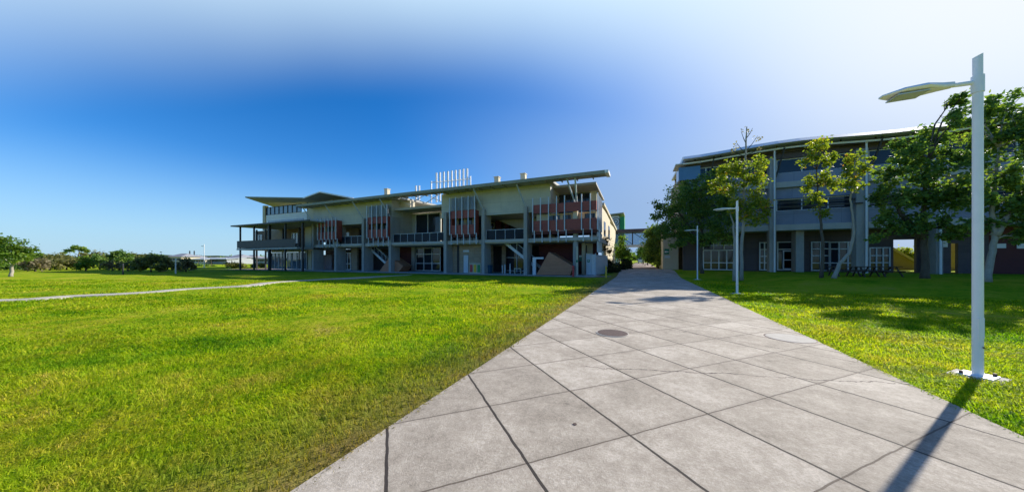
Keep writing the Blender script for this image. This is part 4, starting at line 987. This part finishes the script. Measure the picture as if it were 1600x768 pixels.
far_tree(-40, 30, 0, [(-40,385,22,18),(-65,390,20,20),(-30,400,18,14)], 'leafd', 'dark tree just outside the light green tree', 'broadleaf_tree', 'tree', .2, 300, [(-40,400)], 'barkd', .15)
far_tree(122, 75, 0, [(120,386,10,3.5),(130,388,7,4),(108,391,9,2.5),(137,391,4,4),(100,394,4,2)], 'leafd', 'umbrella shaped dark pine above the bushes', 'pine_tree', 'tree', .3, 500, [(121,405),(124,393),(122,388)], 'barkd', .16, .22)
for i, (px, cr, mt_, Zd, lab) in enumerate((
    (55,[(52,410,14,9),(66,412,12,8),(42,414,10,8)],'leafg',46,'grey brown bush beside the light green tree'),
    (78,[(76,408,12,9),(88,411,10,9),(68,404,6,5)],'leafo',50,'olive bush second along the lawn edge'),
    (104,[(100,406,15,10),(115,410,14,10),(92,412,10,9)],'leafo',52,'broad olive bush under the umbrella pine'),
    (134,[(132,407,9,7),(140,412,9,8),(126,414,8,7)],'leafl',47,'bright green bush before the umbrella pine'),
    (156,[(154,408,10,9),(164,412,8,8),(148,402,6,5)],'leafd',54,'dark bush with small pale trunk'),
    (186,[(186,396,13,7),(176,401,9,7),(198,402,11,7),(188,406,14,6)],'leafd',56,'dark green rounded tree before the dry shrubs'),
    (176,[(172,414,9,7),(186,415,9,6)],'leafg',48,'low dry grey shrub below the dark rounded tree'),
    (200,[(200,414,7,7),(208,416,5,5)],'leafo',47,'low olive shrub below the dark rounded tree'),
    (236,[(224,408,15,9),(244,408,16,10),(214,412,10,9),(258,412,10,9),(236,404,14,8),(250,416,14,6),(222,417,14,6)],'leafo',44,'largest olive bush on the lawn edge'),
    (290,[(288,410,9,8),(296,414,8,7),(282,415,7,7),(302,417,5,5)],'leafg',44,'grey brown bush by the fence stump'),
    (330,[(325,415,6,2.5),(334,416,6,2.5)],'leafd',80,'low dark hedge clump before the pale houses'),
    (310,[(306,414,6,3),(314,415,5,3)],'leafd',82,'small dark hedge clump beside the far lamp'),
    (362,[(358,413,7,4),(368,413,9,5),(378,414,8,4)],'leafo',60,'rounded bush seen under the verandah edge'),
    (402,[(396,414,8,4),(410,415,8,4)],'leafo',66,'rounded bush seen between the verandah posts'),
    (90,[(84,403,13,8),(98,405,12,8),(72,406,10,7)],'leafo',62,'tall olive bush mass left of the umbrella pine'),
    (145,[(138,402,13,8),(152,401,12,9),(165,405,10,8)],'leafo',64,'olive scrub between the umbrella pine and the dark rounded tree'),
    (210,[(205,403,10,8),(217,404,9,7)],'leafo',62,'olive scrub filling the gap beside the largest bush'),
    (268,[(264,412,9,6),(274,414,8,6)],'leafo',50,'small olive bush between the largest bush and the grey brown bush'),
    (58,[(60,400,11,8),(50,404,10,8)],'leafd',60,'dark scrub crown just beside the light green tree'),
    (20,[(14,416,14,6),(34,416,12,6),(-5,415,12,8)],'leafd',52,'dark low bush behind the light green tree'))):
    far_tree(px, Zd, -.1, cr, mt_, lab, leaf=.26, dens=380)
hz_trees = ((268,150,9),(287,148,7),(313,150,8),(327,155,7),(345,150,9),(361,152,6),(374,150,8),(391,148,8),(409,150,9),(426,152,8),(240,140,12),(212,140,12),(168,120,10),(146,120,9),(66,90,10),(92,95,9))
for i, (px, Zd, w) in enumerate(hz_trees):
    x, y = D(px, Zd); k = Zd/F; st = math.hypot(1,(px-800)/F); t = thing('broadleaf_tree', 'dark tree on the far skyline behind the bushes and pale houses', 'tree', (x,y,0), 'trees on the far skyline')
    zt = H+(HOR-(400 if px > 250 else 397)-random.uniform(-1.5,2.5))*k
    leaves('crown', [(x,y,zt*.62,w*k/st,w*k*.5,zt*.40),(x+w*k*.4,y+1,zt*.5,w*k*.7/st,w*k*.5,zt*.32),(x-w*k*.4,y-1,zt*.48,w*k*.7/st,w*k*.5,zt*.32)], 'leafd' if i % 3 else 'leafo', t, (x,y,0), .7, 60)
    part(MB().tube([(x,y,-.1),(x,y,zt*.6)],[.25,.12],6), 'trunk', 'barkd', t)
# fence posts on the lawn
for px, t, b_, mt_, lab in ((192,412,428,'darksteel','short dark post standing in the lawn before the dark tree'),(274.5,404,427,'steel','pale post beside the grey brown bush')):
    x, y = G(px, b_); zt = H+(HOR-t)*(H*F/(b_-HOR))/F
    p = thing('post', lab, 'post', (x,y,0)); part(MB().tube([(x,y,-.1),(x,y,zt)],[.07,.07],8), 'shaft', mt_, p); part(MB().tube([(x,y,zt+.002),(x,y,zt+.05)],[.08,.05],8), 'cap', mt_, p)
# houses far away
def house(px0, px1, Zd, eave, ridge, wall, roofm, lab, nwin=3, flat=False):
    xa, ya = D(px0, Zd); xb, yb = D(px1, Zd); L = math.hypot(xb-xa, yb-ya); ang = math.atan2(yb-ya, xb-xa)
    t = thing('house', lab, 'house', ((xa+xb)/2, (ya+yb)/2, 0)); t.rotation_euler = (0,0,ang)
    k = Zd/F; ze, zr = H+(HOR-eave)*k, H+(HOR-ridge)*k; dp = 8
    def hp(mb, nme, mt_, par=None):
        o = mb.build(nme, mt_); o.parent = par or t; return o
    hp(MB().box(-L/2, L/2, 0, dp, -.1, ze), 'wall', wall)
    if flat: r_ = hp(MB().slab([(-L/2-.6,-.8,ze+.1),(L/2+.6,-.8,ze+.1),(L/2+.6,dp+.5,zr),(-L/2-.6,dp+.5,zr)],.25), 'roof', roofm)
    else: r_ = hp(MB().quadset([(-L/2-.5,-.6,ze+.004),(L/2+.5,-.6,ze+.004),(L/2+.5,dp+.6,ze+.004),(-L/2-.5,dp+.6,ze+.004),(-L/4,dp/2,zr),(L/4,dp/2,zr)],[(0,1,5,4),(1,2,5),(2,3,4,5),(3,0,4),(3,2,1,0)]), 'roof', roofm)
    for i in range(nwin):
        x = -L/2+L*(i+.5)/nwin; w = hp(MB().box(x-.8,x+.8,-.06,-.004,ze*.5,ze*.8), 'window', 'glass')
        hp(MB().box(x-.95,x+.95,-.1,-.004,ze*.5-.15,ze*.5-.004), 'sill', 'white', w)
    return t
for a in ((262,283,130,401,395.5,'creamw','tile','grey hip roofed house nearest the olive bush',3),(283,300,140,403,398,'housew','tile','second grey hip roofed house, partly behind the brown bush',2),
          (298,321,118,405,401.5,'creamw','houser','low pale house with light roof behind the far lamp',3,True),(332,354,120,404.5,401.5,'housew','houser','long low white roofed house left of the verandah',4,True),
          (355,372,128,402,397,'housew','tile','blue grey house next to the verandah roof edge',3),(374,392,135,402,398,'housew','tile','grey house seen under the verandah deck',3),(398,420,120,404,400.5,'housew','tile','grey house seen between the dark verandah posts',3,True)): house(*a)
for i, px in enumerate((296.5,303.5)):
    Zd = 138; x, y = D(px, Zd); zt = H+(HOR-391.5)*Zd/F
    t = thing('utility_pole', ['thin dark pole over the hip roofed house','thin dark pole nearer the far lamp'][i], 'pole', (x,y,0)); part(MB().tube([(x,y,0),(x,y,zt)],[.22,.2],8), 'shaft', 'darksteel', t); part(MB().box(x-.5,x+.5,y-.12,y+.12,zt-.9,zt-.7), 'crossarm', 'darksteel', t)
# low hills and distant trees closing the horizon
hb = MB(); hs = []
for i in range(81):
    a = math.radians(-100+i*2.5)
    hs.append((math.sin(a+0)*900, math.cos(a)*900, 9+3.0*math.sin(i*.7)+2*math.sin(i*1.9+1)))
for p in hs: hb.v += [(p[0],p[1],-3),(p[0],p[1],p[2]),(p[0]*1.2,p[1]*1.2,-3)]
for i in range(80):
    a = i*3
    hb.f += [[a,a+3,a+4,a+1],[a+1,a+4,a+5,a+2]]; hb.m += [0,0]
M['hill'] = rough_mat('wooded_hill', (.03,.05,.03), (.06,.085,.045), .05, .9, 0)
tag(hb.build('hills', 'hill'), kind='structure')

# ------------------------------------------------------------------ sky, sun, camera
W = bpy.data.worlds.new('World'); S.world = W; W.use_nodes = True; nt = W.node_tree
bg = nt.nodes['Background']
sky = N(nt, 'ShaderNodeTexSky'); sky.sky_type = 'NISHITA'; sky.sun_disc = False
sky.sun_elevation = SUN_EL; sky.sun_rotation = SUN_AZ; sky.altitude = 0; sky.air_density = 1.0; sky.dust_density = 0.1; sky.ozone_density = 3.0
tc = N(nt, 'ShaderNodeTexCoord')
dn = N(nt, 'ShaderNodeVectorMath', operation='NORMALIZE'); nt.links.new(tc.outputs['Generated'], dn.inputs[0])
dt = N(nt, 'ShaderNodeVectorMath', operation='DOT_PRODUCT'); nt.links.new(dn.outputs[0], dt.inputs[0]); dt.inputs[1].default_value = SUN
ss = N(nt, 'ShaderNodeSeparateXYZ'); nt.links.new(dn.outputs[0], ss.inputs[0])
SKY_SAT, SKY_STR = 1.38, .088
hs_ = N(nt, 'ShaderNodeHueSaturation'); hs_.inputs['Saturation'].default_value = SKY_SAT; nt.links.new(sky.outputs[0], hs_.inputs['Color'])
nt.links.new(mixc(nt, 1.0, hs_.outputs[0], (.78,.98,1.22), 'MULTIPLY'), bg.inputs[0]); bg.inputs[1].default_value = SKY_STR
# added white fade painted across the sky ahead, thickest towards the sun, blue again overhead
def sdir(px, py):
    a, b_ = (px-800)/F, (HOR-py)/F
    return Vector((a*c_-s_, c_+a*s_, b_)).normalized()
nv = sdir(-400, -32).cross(sdir(1700, 88)).normalized()
if nv.z < 0: nv = -nv
d2 = N(nt, 'ShaderNodeVectorMath', operation='DOT_PRODUCT'); nt.links.new(dn.outputs[0], d2.inputs[0]); d2.inputs[1].default_value = nv
wv = N(nt, 'ShaderNodeTexNoise', Scale=1.6, Detail=2.0); nt.links.new(dn.outputs[0], wv.inputs['Vector'])
w_ = mth(nt, 'ADD', d2.outputs['Value'], mth(nt, 'MULTIPLY', mth(nt, 'SUBTRACT', wv.outputs[0], .5), .06))
def mapr(v, a, b_, c, d):
    r = N(nt, 'ShaderNodeMapRange'); r.interpolation_type = 'SMOOTHSTEP'; nt.links.new(v, r.inputs[0])
    for i, q in enumerate((a, b_, c, d)): r.inputs[i+1].default_value = q
    return r.outputs[0]
band = mth(nt, 'MULTIPLY', mapr(w_, -.19, .15, 0, 1), mapr(w_, .11, .21, 1, 0))
ahead = N(nt, 'ShaderNodeVectorMath', operation='DOT_PRODUCT'); nt.links.new(dn.outputs[0], ahead.inputs[0]); ahead.inputs[1].default_value = (-s_, c_, 0)
band = mth(nt, 'MULTIPLY', band, mapr(ahead.outputs['Value'], .05, .42, 0, 1))
glow = mth(nt, 'POWER', mth(nt, 'MAXIMUM', dt.outputs['Value'], 0.0), 7.0)
veil = mth(nt, 'MULTIPLY', band, .95)
bg2 = N(nt, 'ShaderNodeBackground'); bg2.inputs[0].default_value = (.64,.85,1,1); bg2.inputs[1].default_value = .70
hz = mapr(ss.outputs[2], -.04, .27, .9, 0)
bg3 = N(nt, 'ShaderNodeBackground'); bg3.inputs[0].default_value = (.46,.73,1.0,1); bg3.inputs[1].default_value = .545
m0 = N(nt, 'ShaderNodeMixShader'); nt.links.new(hz, m0.inputs[0]); nt.links.new(bg.outputs[0], m0.inputs[1]); nt.links.new(bg3.outputs[0], m0.inputs[2])
ms = N(nt, 'ShaderNodeMixShader'); nt.links.new(veil, ms.inputs[0]); bg4 = N(nt, 'ShaderNodeBackground'); bg4.inputs[0].default_value = (.38,.60,1,1); bg4.inputs[1].default_value = .44
sunside = mth(nt, 'MULTIPLY', mapr(ss.outputs[2], .15, .62, .92, 0), mapr(dt.outputs['Value'], .25, .75, 0, 1))
m1 = N(nt, 'ShaderNodeMixShader'); nt.links.new(sunside, m1.inputs[0]); nt.links.new(m0.outputs[0], m1.inputs[1]); nt.links.new(bg4.outputs[0], m1.inputs[2])
nt.links.new(m1.outputs[0], ms.inputs[1]); nt.links.new(bg2.outputs[0], ms.inputs[2])
bg5 = N(nt, 'ShaderNodeBackground'); bg5.inputs[0].default_value = (.91,.95,1,1); bg5.inputs[1].default_value = .63
glow2 = mth(nt, 'MULTIPLY', mth(nt, 'POWER', mth(nt, 'MAXIMUM', dt.outputs['Value'], 0.0), 18.0), .40)
m5 = N(nt, 'ShaderNodeMixShader'); nt.links.new(mth(nt, 'ADD', mth(nt, 'MULTIPLY', glow, .55), glow2), m5.inputs[0]); nt.links.new(ms.outputs[0], m5.inputs[1]); nt.links.new(bg5.outputs[0], m5.inputs[2])
nt.links.new(m5.outputs[0], nt.nodes['World Output'].inputs[0])
sd = bpy.data.lights.new('sun', 'SUN'); sd.energy = 5.0; sd.angle = math.radians(.55); sd.color = (1,.94,.84)
so = bpy.data.objects.new('sun', sd); COL.objects.link(so); so.rotation_euler = SUN.to_track_quat('Z', 'Y').to_euler(); so.location = (0,0,60)
cd = bpy.data.cameras.new('camera'); co = bpy.data.objects.new('camera', cd); COL.objects.link(co); S.camera = co
cd.sensor_width = 36; cd.lens = F/1600*36; cd.shift_y = (HOR-384)/1600; cd.clip_end = 8000; cd.clip_start = .05
co.location = (0,0,H); co.rotation_euler = (math.pi/2, 0, TH)
S.view_settings.view_transform = 'Standard'; S.view_settings.look = 'None'; S.view_settings.exposure = .70; S.view_settings.gamma = 1
S.view_settings.use_curve_mapping = False
S.render.engine = 'CYCLES'; S.cycles.max_bounces = 6; S.cycles.transparent_max_bounces = 8
